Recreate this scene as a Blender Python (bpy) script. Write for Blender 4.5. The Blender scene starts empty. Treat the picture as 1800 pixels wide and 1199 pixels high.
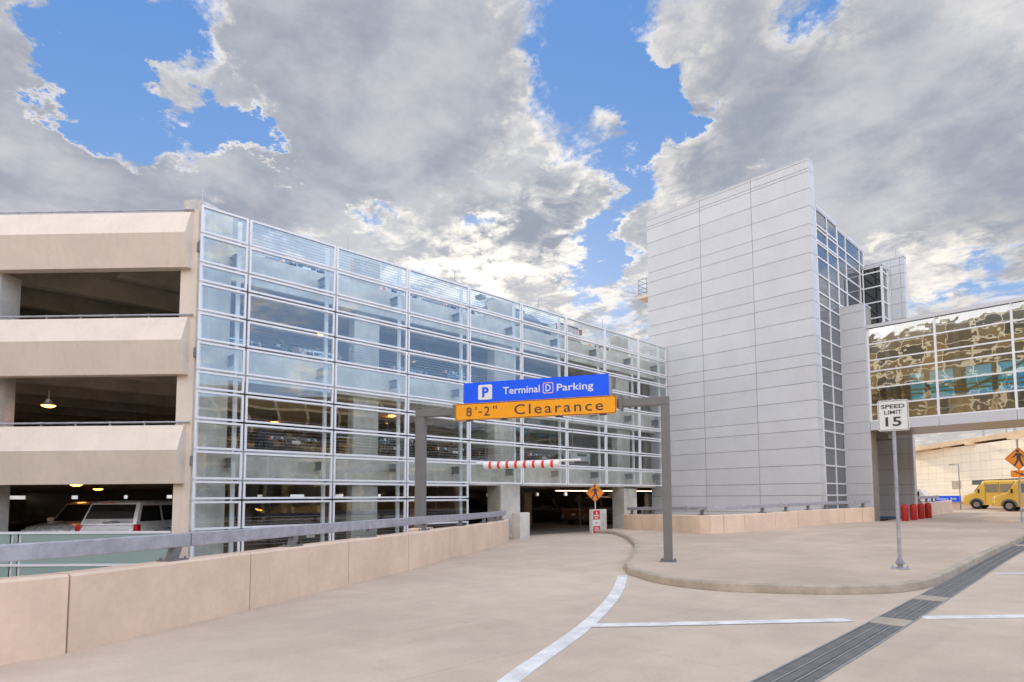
import bpy, bmesh, math, random
from mathutils import Vector, Matrix
random.seed(7)
S = bpy.context.scene
COL = S.collection
R = math.radians

# ------------------------------------------------------------------ camera
FOCAL, PX, PY, YAW, PITCH, ROLL = 1080.73, 960.0, 799.0, -0.76663, 0.07037, -0.0071958
EYE = Vector((0, 0, 1.70))
fwd = Vector((math.sin(YAW)*math.cos(PITCH), math.cos(YAW)*math.cos(PITCH), math.sin(PITCH)))
rt = Vector((math.cos(YAW), -math.sin(YAW), 0)); up = rt.cross(fwd)
rt2 = rt*math.cos(ROLL) + up*math.sin(ROLL); up2 = -rt*math.sin(ROLL) + up*math.cos(ROLL)
cd = bpy.data.cameras.new('camera'); cam = bpy.data.objects.new('camera', cd); COL.objects.link(cam)
cam.matrix_world = Matrix(((rt2.x, up2.x, -fwd.x, EYE.x), (rt2.y, up2.y, -fwd.y, EYE.y), (rt2.z, up2.z, -fwd.z, EYE.z), (0, 0, 0, 1)))
cd.sensor_width = 36; cd.lens = FOCAL/1800*36
cd.shift_x = (900-PX)/1800; cd.shift_y = (PY-599.5)/1800
cd.clip_start = 0.1; cd.clip_end = 5000
S.camera = cam
S.render.resolution_x = 1024; S.render.resolution_y = 682
S.view_settings.view_transform = 'Standard'; S.view_settings.look = 'None'
S.view_settings.exposure = 0; S.view_settings.gamma = 1
try:
    S.cycles.transparent_max_bounces = 24; S.cycles.max_bounces = 8; S.cycles.glossy_bounces = 5
except Exception: pass

def sky_dir(x, y):           # a compass direction of the real sky
    d = rt2*((x-PX)/FOCAL) - up2*((y-PY)/FOCAL) + fwd
    return d.normalized()

# ------------------------------------------------------------------ node helper
class NT:
    def __init__(s, tree): s.t = tree; s.n = tree.nodes; s.l = tree.links
    def new(s, typ, **kw):
        n = s.n.new(typ)
        for k, v in kw.items(): setattr(n, k, v)
        return n
    def link(s, a, b): s.l.new(a, b)
    def put(s, sock, v):
        if hasattr(v, 'is_output'): s.l.new(v, sock)
        else: sock.default_value = v
    def math(s, op, a, b=None, c=None, clamp=False):
        n = s.new('ShaderNodeMath', operation=op, use_clamp=clamp)
        s.put(n.inputs[0], a)
        if b is not None: s.put(n.inputs[1], b)
        if c is not None: s.put(n.inputs[2], c)
        return n.outputs[0]
    def vmath(s, op, a, b=None, out=0):
        n = s.new('ShaderNodeVectorMath', operation=op)
        s.put(n.inputs[0], a)
        if b is not None: s.put(n.inputs[1], b)
        return n.outputs[out]
    def mix(s, f, a, b, typ='MIX'):
        n = s.new('ShaderNodeMix', data_type='RGBA', blend_type=typ)
        s.put(n.inputs[0], f); s.put(n.inputs[6], a); s.put(n.inputs[7], b)
        return n.outputs[2]
    def ramp(s, v, a, b, c=0.0, d=1.0, smooth=True):
        n = s.new('ShaderNodeMapRange', interpolation_type='SMOOTHSTEP' if smooth else 'LINEAR')
        s.put(n.inputs[0], v); n.inputs[1].default_value = a; n.inputs[2].default_value = b
        n.inputs[3].default_value = c; n.inputs[4].default_value = d
        return n.outputs[0]
    def noise(s, vec, scale, detail=4, rough=.55, dist=0.0, out=0):
        n = s.new('ShaderNodeTexNoise')
        s.put(n.inputs['Vector'], vec)
        n.inputs['Scale'].default_value = scale; n.inputs['Detail'].default_value = detail
        n.inputs['Roughness'].default_value = rough; n.inputs['Distortion'].default_value = dist
        return n.outputs[out]

# ------------------------------------------------------------------ world
W = bpy.data.worlds.new('World'); S.world = W; W.use_nodes = True
k = NT(W.node_tree); k.n.clear()
SUN_DIR = Vector((-0.72, 0.64, 0.0)).normalized(); SUN_EL = R(15.5)
sun_az = math.atan2(SUN_DIR.x, SUN_DIR.y)
SUN3 = Vector((SUN_DIR.x*math.cos(SUN_EL), SUN_DIR.y*math.cos(SUN_EL), math.sin(SUN_EL)))
sky = k.new('ShaderNodeTexSky', sky_type='NISHITA'); sky.sun_disc = False
sky.sun_elevation = SUN_EL; sky.sun_rotation = sun_az
sky.air_density = 1.0; sky.dust_density = 0.6; sky.ozone_density = 2.0
tc = k.new('ShaderNodeTexCoord'); d = tc.outputs['Generated']
d = k.vmath('NORMALIZE', d)
sep = k.new('ShaderNodeSeparateXYZ'); k.link(d, sep.inputs[0])
dz = k.math('MAXIMUM', sep.outputs[2], 0.0)
den = k.math('ADD', dz, 0.16)
comb = k.new('ShaderNodeCombineXYZ')
k.put(comb.inputs[0], k.math('DIVIDE', sep.outputs[0], den)); k.put(comb.inputs[1], k.math('DIVIDE', sep.outputs[1], den)); comb.inputs[2].default_value = 3.7
P = comb.outputs[0]
# ragged directions for the big shapes of the cloud deck
warp = k.noise(P, 2.2, 8, .62, 0, 1)
warp = k.vmath('SUBTRACT', warp, (.5, .5, .5))
ws = k.new('ShaderNodeVectorMath', operation='SCALE'); k.link(warp, ws.inputs[0]); ws.inputs[3].default_value = 0.20
warp2 = k.vmath('SUBTRACT', k.noise(P, 7.5, 10, .68, 0, 1), (.5, .5, .5))
ws2 = k.new('ShaderNodeVectorMath', operation='SCALE'); k.link(warp2, ws2.inputs[0]); ws2.inputs[3].default_value = 0.17
dw = k.vmath('ADD', k.vmath('ADD', d, ws.outputs[0]), ws2.outputs[0])
n1 = k.noise(P, 1.9, 14, .66, .2)
n2 = k.noise(P, 6.5, 10, .66, .4)
mps = k.new('ShaderNodeMapping'); k.link(P, mps.inputs[0]); mps.inputs['Rotation'].default_value = (0, 0, R(35)); mps.inputs['Scale'].default_value = (1.0, 3.2, 1.0)
n4 = k.noise(mps.outputs[0], 2.0, 9, .62, .5)
bias = None
# (px, py, radius, weight): negative opens a blue gap, positive thickens the deck
BLOBS = [(110,30,.10,-.46),(160,100,.095,-.50),(220,180,.08,-.48),(250,240,.06,-.40),(205,50,.05,-.30),(350,20,.10,-.34),(375,190,.06,-.5),(430,225,.065,-.55),(465,250,.045,-.4),(225,305,.05,-.40),(105,228,.045,-.30),(290,20,.05,-.25),
         (1085,50,.075,-.32),(1130,95,.06,-.40),(1190,170,.065,-.46),(1150,235,.04,-.36),(1100,310,.05,-.34),(1230,170,.03,-.3),(960,70,.05,-.14),(1065,395,.06,-.42),(1040,470,.045,-.3),(1085,430,.04,-.25),(1430,20,.06,-.35),
         (640,385,.05,-.42),(845,400,.035,-.3),(1545,425,.04,-.25),(1740,480,.05,-.22),(1640,560,.05,-.2),(1000,120,.07,-.12),(1230,90,.03,-.2),
         (700,90,.26,.25),(560,250,.2,.22),(850,250,.2,.22),(30,120,.12,.42),(10,40,.08,.35),(60,300,.16,.34),(120,260,.08,.2),(150,345,.12,.3),(560,60,.13,.2),(330,120,.05,.28),(280,300,.12,.16),(1550,180,.26,.25),(1350,180,.1,.2),(720,250,.2,.12),(1260,280,.09,.25),(930,420,.12,.15),(450,320,.14,.2),(1650,330,.2,.2),(1330,60,.08,.2),(1190,30,.05,.3),(240,20,.03,.32),(310,160,.05,.25),(290,195,.025,.2),(1150,400,.07,.2)]
BLOBS += [(Vector((.93, .35, .26)), None, .55, -.20), (Vector((.72, .68, .16)), None, .35, -.16), (Vector((.2, -.97, .35)), None, .6, .25)]
for px, py, rad, w in BLOBS:
    dist = k.vmath('DISTANCE', dw, tuple(sky_dir(px, py) if py is not None else px.normalized()), 1)
    v = k.ramp(dist, rad*1.25, 0.0, 0.0, w)
    bias = v if bias is None else k.math('ADD', bias, v)
dens = k.math('ADD', k.math('ADD', k.math('MULTIPLY', n1, 1.25), k.math('ADD', k.math('MULTIPLY', n2, .64), k.math('MULTIPLY', k.math('SUBTRACT', n4, .5), .18))), bias)
dens = k.math('SUBTRACT', dens, 0.862)
mask = k.ramp(dens, -0.09, 0.13)
sunang = k.vmath('DISTANCE', d, tuple(sky_dir(865, 470)), 1)
near = k.ramp(sunang, 0.62, 0.0)
# bright thin edges, grey cores
edge = k.ramp(dens, 0.22, 0.02)
core_n = k.math('ADD', k.math('MULTIPLY', k.noise(P, 3.0, 12, .60, .1), .88), k.math('MULTIPLY', n4, .12))
core = k.mix(k.ramp(core_n, .38, .64), (.345, .38, .46, 1), (.60, .615, .655, 1))
core = k.mix(k.ramp(dz, .42, .04), core, (.60, .56, .55, 1))
n3 = k.noise(P, 11.0, 10, .66, .4)
lit = k.math('MULTIPLY', edge, k.ramp(n3, .36, .62))
lit = k.math('MULTIPLY', lit, k.math('ADD', .85, k.math('MULTIPLY', near, .6)), clamp=True)
spots = None
for px, py, rad, w in [(1190,20,.07,.7),(1250,90,.06,.6),(1300,160,.05,.5),(1180,340,.06,1.),(1210,240,.06,.8),(1270,260,.05,.6),(1420,60,.10,.5),(1560,440,.05,.8),(1660,410,.13,.6),(1620,470,.08,.6),(1740,560,.10,.6),(1640,540,.06,.6),(1780,40,.09,.5),(1590,260,.05,.4),(940,60,.06,.5),(960,180,.06,.6),(895,90,.04,.5),(1020,160,.05,.4),(600,130,.05,.3),(330,170,.05,.5),(300,110,.05,.5),(450,190,.04,.7),(230,15,.05,.7),(80,90,.05,.4),(120,250,.04,.4),(705,395,.035,1.),(820,470,.07,1.),(860,490,.06,1.),(930,170,.03,.5),(1010,470,.06,.7),(960,510,.06,.8),(1110,470,.05,.8),(1060,540,.06,.9),(330,330,.02,.8),(1000,530,.05,.7)]:
    v = k.ramp(k.vmath('DISTANCE', dw, tuple(sky_dir(px, py)), 1), rad*1.15, 0.0, 0.0, w)
    spots = v if spots is None else k.math('ADD', spots, v)
spots = k.math('MULTIPLY', spots, k.ramp(n3, .34, .58))
spots = k.math('MULTIPLY', spots, k.ramp(dens, .45, .12, .35, 1.0), clamp=True)
lit = k.math('MAXIMUM', lit, spots)
cloud = k.mix(lit, core, (1.05, .985, .90, 1))
glow = k.ramp(sunang, .26, .02)
brk = k.math('MULTIPLY', glow, k.ramp(n3, .40, .58))
brk = k.math('MULTIPLY', brk, k.ramp(dens, .42, .10))
cloud = k.mix(k.math('MULTIPLY', brk, .9), cloud, (1.35, 1.28, 1.14, 1))
hsv = k.new('ShaderNodeHueSaturation'); hsv.inputs['Saturation'].default_value = 1.0; k.link(sky.outputs[0], hsv.inputs['Color'])
skyn = k.mix(1.0, hsv.outputs[0], (.085, .085, .085, 1), 'MULTIPLY')
blue = k.mix(k.ramp(dz, .02, .62), (.42, .62, .95, 1), (.15, .36, .82, 1))
skyc = k.mix(.78, skyn, blue)
allc = k.mix(mask, skyc, cloud)
# eastern sky behind the viewer, brightened as added fill light for the shaded ground
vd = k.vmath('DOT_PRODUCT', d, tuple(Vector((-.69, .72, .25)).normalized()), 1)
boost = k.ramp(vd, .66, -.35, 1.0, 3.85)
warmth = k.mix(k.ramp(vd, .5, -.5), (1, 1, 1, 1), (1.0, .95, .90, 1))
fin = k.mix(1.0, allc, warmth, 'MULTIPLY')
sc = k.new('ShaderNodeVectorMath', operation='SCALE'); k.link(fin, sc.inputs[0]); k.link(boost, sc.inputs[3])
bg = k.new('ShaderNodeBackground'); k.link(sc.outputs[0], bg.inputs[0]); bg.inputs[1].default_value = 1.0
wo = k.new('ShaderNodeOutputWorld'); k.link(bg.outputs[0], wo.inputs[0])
W.cycles.sampling_method = 'MANUAL'; W.cycles.sample_map_resolution = 1024

# ------------------------------------------------------------------ sun
sl = bpy.data.lights.new('sun', 'SUN'); sl.energy = 3.2; sl.angle = R(3); sl.color = (1.0, .80, .56)
so = bpy.data.objects.new('sun', sl); COL.objects.link(so)
so.rotation_euler = (-SUN3).to_track_quat('-Z', 'Y').to_euler()

# ------------------------------------------------------------------ materials
MATS = {}
def _mat(name):
    m = bpy.data.materials.new(name); m.use_nodes = True
    t = NT(m.node_tree); t.n.clear(); o = t.new('ShaderNodeOutputMaterial')
    MATS[name] = m
    return m, t, o
def pbr(name, col, rough=.6, metal=0., var=.08, scale=2., bump=.0, bscale=40., spec=.5, coat=0., streak=0., stain=None, emis=None, estr=0.):
    m, t, o = _mat(name)
    b = t.new('ShaderNodeBsdfPrincipled')
    tcn = t.new('ShaderNodeTexCoord'); geo = t.new('ShaderNodeNewGeometry'); pos = geo.outputs['Position'] if name not in OBJ_SPACE else tcn.outputs['Object']
    c = (*col, 1)
    if var:
        n = t.noise(pos, scale, 6, .6)
        f = t.ramp(n, .3, .7, 1-var, 1+var)
        g = t.noise(pos, scale*9, 4, .6)
        f = t.math('MULTIPLY', f, t.ramp(g, .25, .75, 1-var*.45, 1+var*.45))
        sc = t.new('ShaderNodeVectorMath', operation='SCALE'); sc.inputs[0].default_value = col; t.link(f, sc.inputs[3])
        c = sc.outputs[0]
    if name in ('panel_white', 'far_panel', 'wall_beige'):
        at_n = t.new('ShaderNodeAttribute'); at_n.attribute_name = 'tone'
        sc2 = t.new('ShaderNodeVectorMath', operation='SCALE'); t.put(sc2.inputs[0], c); t.link(t.math('ADD', at_n.outputs['Fac'], 1.0), sc2.inputs[3]); c = sc2.outputs[0]
    if streak:
        mp = t.new('ShaderNodeMapping'); t.link(pos, mp.inputs[0]); mp.inputs['Scale'].default_value = (5.5, 5.5, .35)
        n = t.noise(mp.outputs[0], 1.3, 5, .65)
        c = t.mix(t.ramp(n, .48, .78, 0, streak), c, stain or tuple(x*.45 for x in col)+(1,))
    t.put(b.inputs['Base Color'], c)
    rn = t.noise(pos, scale*4, 3, .5)
    t.put(b.inputs['Roughness'], t.ramp(rn, .3, .7, max(rough-.06, 0.02), min(rough+.06, 1)))
    b.inputs['Metallic'].default_value = metal
    b.inputs['Specular IOR Level'].default_value = spec
    if coat: b.inputs['Coat Weight'].default_value = coat; b.inputs['Coat Roughness'].default_value = .03
    if emis: b.inputs['Emission Color'].default_value = (*emis, 1); b.inputs['Emission Strength'].default_value = estr
    if bump:
        bn = t.new('ShaderNodeBump'); bn.inputs['Distance'].default_value = .02; bn.inputs['Strength'].default_value = bump
        t.link(t.noise(pos, bscale, 6, .6), bn.inputs['Height']); t.link(bn.outputs[0], b.inputs['Normal'])
    t.link(b.outputs[0], o.inputs[0])
    return m
OBJ_SPACE = set()
def glass(name, tint, base, gain, tilt=0., wscale=1., rough=0., dark=None):
    """flat pane: sees through with a tint, reflects by angle, slight roller wave"""
    m, t, o = _mat(name)
    geo = t.new('ShaderNodeNewGeometry')
    gl = t.new('ShaderNodeBsdfGlossy'); gl.inputs['Roughness'].default_value = rough; gl.inputs['Color'].default_value = (.96, .98, 1, 1)
    if tilt:
        bn = t.new('ShaderNodeBump'); bn.inputs['Distance'].default_value = tilt; bn.inputs['Strength'].default_value = 1.
        t.link(t.noise(geo.outputs['Position'], wscale, 2, .5), bn.inputs['Height']); t.link(bn.outputs[0], gl.inputs['Normal'])
    if dark: a = t.new('ShaderNodeBsdfDiffuse'); a.inputs[0].default_value = (*dark, 1)
    else: a = t.new('ShaderNodeBsdfTransparent'); a.inputs[0].default_value = (*tint, 1)
    cs_ = t.math('ABSOLUTE', t.vmath('DOT_PRODUCT', geo.outputs['Normal'], geo.outputs['Incoming'], 1))
    fz = t.math('POWER', t.math('SUBTRACT', 1.0, cs_, clamp=True), 5.0)
    f = t.math('MULTIPLY_ADD', fz, gain*.8, base+.04*gain, clamp=True)
    mx = t.new('ShaderNodeMixShader'); t.link(f, mx.inputs[0]); t.link(a.outputs[0], mx.inputs[1]); t.link(gl.outputs[0], mx.inputs[2])
    t.link(mx.outputs[0], o.inputs[0])
    return m
def emit(name, col, st):
    m, t, o = _mat(name); e = t.new('ShaderNodeEmission'); e.inputs[0].default_value = (*col, 1); e.inputs[1].default_value = st
    t.link(e.outputs[0], o.inputs[0]); return m

pbr('precast', (.83, .71, .585), .85, var=.045, scale=.9, bump=.2, bscale=60, streak=.28, stain=(.64, .49, .36, 1))
pbr('wall_beige', (.80, .61, .46), .8, var=.07, scale=1.3, bump=.2, bscale=50, streak=.26, stain=(.66, .47, .32, 1))
pbr('joint_dark', (.32, .24, .17), .9, var=.1)
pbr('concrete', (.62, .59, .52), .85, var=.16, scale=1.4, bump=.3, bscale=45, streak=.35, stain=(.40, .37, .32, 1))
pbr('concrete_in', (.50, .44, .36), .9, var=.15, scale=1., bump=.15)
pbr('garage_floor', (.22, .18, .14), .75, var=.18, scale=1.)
pbr('ground_low', (.22, .19, .16), .9, var=.2, scale=.5)
pbr('kerb', (.44, .37, .285), .85, var=.16, scale=2., bump=.5, bscale=30)
pbr('white_frame', (.80, .80, .81), .35, var=.03, scale=3, metal=.0)
pbr('panel_white', (.585, .60, .62), .38, var=.035, scale=.7, streak=.10, stain=(.47, .46, .44, 1), bump=.02, bscale=2)
pbr('panel_joint', (.30, .26, .22), .8, var=.1)
pbr('soffit', (.42, .36, .30), .35, var=.06, metal=.4)
pbr('galv', (.43, .43, .48), .5, metal=.35, var=.16, scale=6, bump=.1, bscale=30)
pbr('arm_grey', (.24, .27, .30), .5, metal=.3, var=.1)
pbr('gantry_grey', (.19, .185, .18), .5, var=.05, scale=4)
pbr('steel', (.38, .39, .41), .4, metal=.7, var=.08, scale=8)
pbr('cable', (.35, .36, .38), .4, metal=.6, var=0)
pbr('sign_orange', (1.0, .40, .012), .42, var=.03, scale=6)
pbr('sign_orange_dull', (.88, .27, .015), .5, var=.05, scale=6)
pbr('sign_blue', (.0, .11, 1.0), .5, var=.03, scale=5)
pbr('sign_white', (.78, .77, .75), .45, var=.03, scale=6)
pbr('letter_dark', (.055, .05, .05), .5, var=0)
pbr('letter_white', (.82, .82, .80), .45, var=0)
pbr('letter_red', (.55, .12, .12), .45, var=0)
pbr('sign_red', (.62, .018, .018), .45, var=.04)
pbr('pvc_white', (.80, .80, .80), .35, var=.03)
pbr('tape_red', (.80, .035, .015), .4, var=.03)
pbr('bollard_red', (.42, .012, .012), .45, var=.10, scale=5)
pbr('paint_white', (.72, .71, .68), .7, var=.16, scale=3, bump=.2)
pbr('line_faded', (.52, .47, .42), .8, var=.12, scale=3)
pbr('mat_blue', (.03, .06, .18), .8, var=.1)
pbr('terminal_gold', (.62, .44, .22), .6, var=.15, scale=.25)
pbr('terminal_dark', (.07, .06, .05), .4, var=.2, scale=.3)
pbr('far_panel', (.86, .78, .63), .7, var=.04, scale=.3, streak=.06)
pbr('far_canopy', (.74, .56, .36), .7, var=.1, scale=.6)
pbr('grate', (.24, .24, .235), .6, metal=.3, var=.15, scale=5)
pbr('grate_edge', (.34, .34, .34), .5, metal=.3, var=.12, scale=5)
pbr('tyre', (.02, .02, .02), .8, var=0)
pbr('rim', (.45, .45, .46), .3, metal=.8, var=0)
pbr('trim_black', (.02, .02, .022), .4, var=0)
pbr('chrome', (.65, .65, .66), .15, metal=1., var=0)
pbr('head_lens', (.75, .78, .80), .1, var=0, coat=1)
pbr('tail_red', (.55, .01, .01), .15, var=0, coat=1)
pbr('amber', (.9, .25, .02), .2, var=0)
pbr('lamp_metal', (.5, .45, .38), .4, metal=.5, var=0)
pbr('sign_dark', (.02, .02, .022), .4, var=0)
pbr('sign_brown', (.16, .12, .07), .6, var=.05)
pbr('door_brown', (.10, .055, .03), .6, var=.2, scale=1)
pbr('yellow', (.95, .60, .10), .35, var=.04, coat=.5)
pbr('yellow_rail', (.85, .52, .05), .4, var=0)
OBJ_SPACE.update()
for nm, c in dict(white=(.72, .72, .71), silver=(.58, .58, .59), black=(.012, .012, .014), red=(.25, .008, .01), blue=(.03, .07, .2), grey=(.12, .12, .13), brown=(.16, .09, .045), green=(.05, .09, .07), maroon=(.09, .01, .01)).items():
    pbr('car_'+nm, c, .28, var=.015, coat=.8, metal=.25 if nm in ('silver', 'grey') else 0)
glass('facade_glass', (.94, .97, .97), .023, .9, tilt=.0018, wscale=.8)
glass('guard_glass', (.55, .72, .68), .05, 1.)
glass('bridge_glass', (.86, .90, .88), .24, 1.3, tilt=.0052, wscale=1.1)
glass('bridge_back_glass', (.42, .85, .95), .03, .6)
glass('tower_glass', (.2, .2, .2), .09, 1.3, tilt=.0012, wscale=.6, dark=(.085, .095, .11))
glass('black_glass', (.2, .2, .2), .03, 1.0, dark=(.008, .009, .011))
glass('car_glass', (.2, .2, .2), .05, 1.3, dark=(.012, .014, .015))
glass('van_glass', (.2, .2, .2), .1, 1., dark=(.30, .27, .20))
glass('far_glass', (.2, .2, .2), .08, 1.0, dark=(.05, .05, .05))
emit('sodium', (1.0, .34, .06), 14); emit('tube', (1.0, .70, .50), 5.5); emit('flood', (1.0, .85, .25), 2.0)
# frosted guard panels: pale green, half see-through
m, t, o = _mat('frosted')
a_ = t.new('ShaderNodeBsdfPrincipled'); a_.inputs['Base Color'].default_value = (.36, .47, .43, 1); a_.inputs['Roughness'].default_value = .25
b_ = t.new('ShaderNodeBsdfTransparent'); b_.inputs[0].default_value = (.7, .8, .78, 1)
mx = t.new('ShaderNodeMixShader'); mx.inputs[0].default_value = .85; t.link(b_.outputs[0], mx.inputs[1]); t.link(a_.outputs[0], mx.inputs[2]); t.link(mx.outputs[0], o.inputs[0])

def ground_mat(name, col, seedoff, tracks=True):
    """broomed beige concrete with soft stains, tyre polish, spots of gum and hairline cracks"""
    m, t, o = _mat(name)
    b = t.new('ShaderNodeBsdfPrincipled'); geo = t.new('ShaderNodeNewGeometry')
    pos = t.vmath('ADD', geo.outputs['Position'], (seedoff, seedoff*.7, 0))
    n = t.noise(pos, .22, 6, .6); f = t.ramp(n, .3, .7, .86, 1.10)
    n2 = t.noise(pos, 1.4, 6, .65); f = t.math('MULTIPLY', f, t.ramp(n2, .3, .7, .94, 1.06))
    n3 = t.noise(pos, 26, 5, .7); f = t.math('MULTIPLY', f, t.ramp(n3, .25, .75, .93, 1.06))
    sc = t.new('ShaderNodeVectorMath', operation='SCALE'); sc.inputs[0].default_value = col; t.link(f, sc.inputs[3])
    c = sc.outputs[0]
    # long soft smears along the lanes
    mp = t.new('ShaderNodeMapping'); t.link(pos, mp.inputs[0]); mp.inputs['Rotation'].default_value = (0, 0, R(-38)); mp.inputs['Scale'].default_value = (2.2, .16, 1)
    s = t.noise(mp.outputs[0], 1.1, 5, .6)
    c = t.mix(t.ramp(s, .5, .75, 0, .30), c, (col[0]*.72, col[1]*.70, col[2]*.68, 1))
    s2 = t.noise(pos, .55, 4, .5)
    c = t.mix(t.ramp(s2, .60, .80, 0, .35), c, (col[0]*1.12, col[1]*1.2, col[2]*1.28, 1))
    vo = t.new('ShaderNodeTexVoronoi', feature='F1'); vo.inputs['Scale'].default_value = 1.9; vo.inputs['Randomness'].default_value = 1
    t.link(pos, vo.inputs['Vector'])
    sep = t.new('ShaderNodeSeparateColor'); t.link(vo.outputs['Color'], sep.inputs[0])
    rad = t.math('MULTIPLY', t.ramp(sep.outputs[0], .45, 1., 0, .055, False), 1.)
    spot = t.math('LESS_THAN', vo.outputs['Distance'], rad)
    cl = t.ramp(t.noise(pos, .35, 2, .5), .42, .60)
    spot = t.math('MULTIPLY', spot, t.math('MULTIPLY', cl, .62))
    c = t.mix(spot, c, (.12, .11, .11, 1))
    # hairline cracks
    v2 = t.new('ShaderNodeTexVoronoi', feature='DISTANCE_TO_EDGE'); v2.inputs['Scale'].default_value = .23
    wv = t.noise(pos, 1.2, 6, .6, 0, 1)
    ws = t.new('ShaderNodeVectorMath', operation='SCALE'); t.link(wv, ws.inputs[0]); ws.inputs[3].default_value = 1.1
    t.link(t.vmath('ADD', pos, ws.outputs[0]), v2.inputs['Vector'])
    cr = t.math('LESS_THAN', v2.outputs['Distance'], .0016)
    c = t.mix(t.math('MULTIPLY', cr, .08), c, (.16, .12, .09, 1))
    # sawn slab joints
    br_ = t.new('ShaderNodeTexBrick'); br_.offset = 0; mp3 = t.new('ShaderNodeMapping'); t.link(geo.outputs['Position'], mp3.inputs[0]); mp3.inputs['Rotation'].default_value = (0, 0, R(2))
    t.link(mp3.outputs[0], br_.inputs[0]); br_.inputs['Scale'].default_value = 1.; br_.inputs['Brick Width'].default_value = 5.2; br_.inputs['Row Height'].default_value = 5.6; br_.inputs['Mortar Size'].default_value = .007
    c = t.mix(t.math('MULTIPLY', br_.outputs['Fac'], .35), c, (.24, .185, .14, 1))
    t.put(b.inputs['Base Color'], c)
    b.inputs['Roughness'].default_value = .78; b.inputs['Specular IOR Level'].default_value = .35
    bn = t.new('ShaderNodeBump'); bn.inputs['Distance'].default_value = .008; bn.inputs['Strength'].default_value = .35
    t.link(t.noise(pos, 60, 5, .7), bn.inputs['Height']); t.link(bn.outputs[0], b.inputs['Normal'])
    t.link(b.outputs[0], o.inputs[0])
m, t, o = _mat('terminal_grid')
b_ = t.new('ShaderNodeBsdfPrincipled'); tcn = t.new('ShaderNodeTexCoord'); mp = t.new('ShaderNodeMapping'); t.link(tcn.outputs['Object'], mp.inputs[0]); mp.inputs['Rotation'].default_value = (R(90), 0, 0)
bk = t.new('ShaderNodeTexBrick'); bk.offset = 0; t.link(mp.outputs[0], bk.inputs[0]); bk.inputs['Scale'].default_value = 1.0; bk.inputs['Brick Width'].default_value = 3.4; bk.inputs['Row Height'].default_value = 2.0; bk.inputs['Mortar Size'].default_value = .17
bk.inputs['Color1'].default_value = (.10, .08, .05, 1); bk.inputs['Color2'].default_value = (.42, .27, .10, 1); bk.inputs['Mortar'].default_value = (.95, .80, .55, 1)
t.link(bk.outputs[0], b_.inputs['Base Color']); b_.inputs['Roughness'].default_value = .5; t.link(b_.outputs[0], o.inputs[0])
ground_mat('road_concrete', (.575, .465, .36), 3.)
ground_mat('island_concrete', (.545, .43, .325), 19.)

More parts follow.
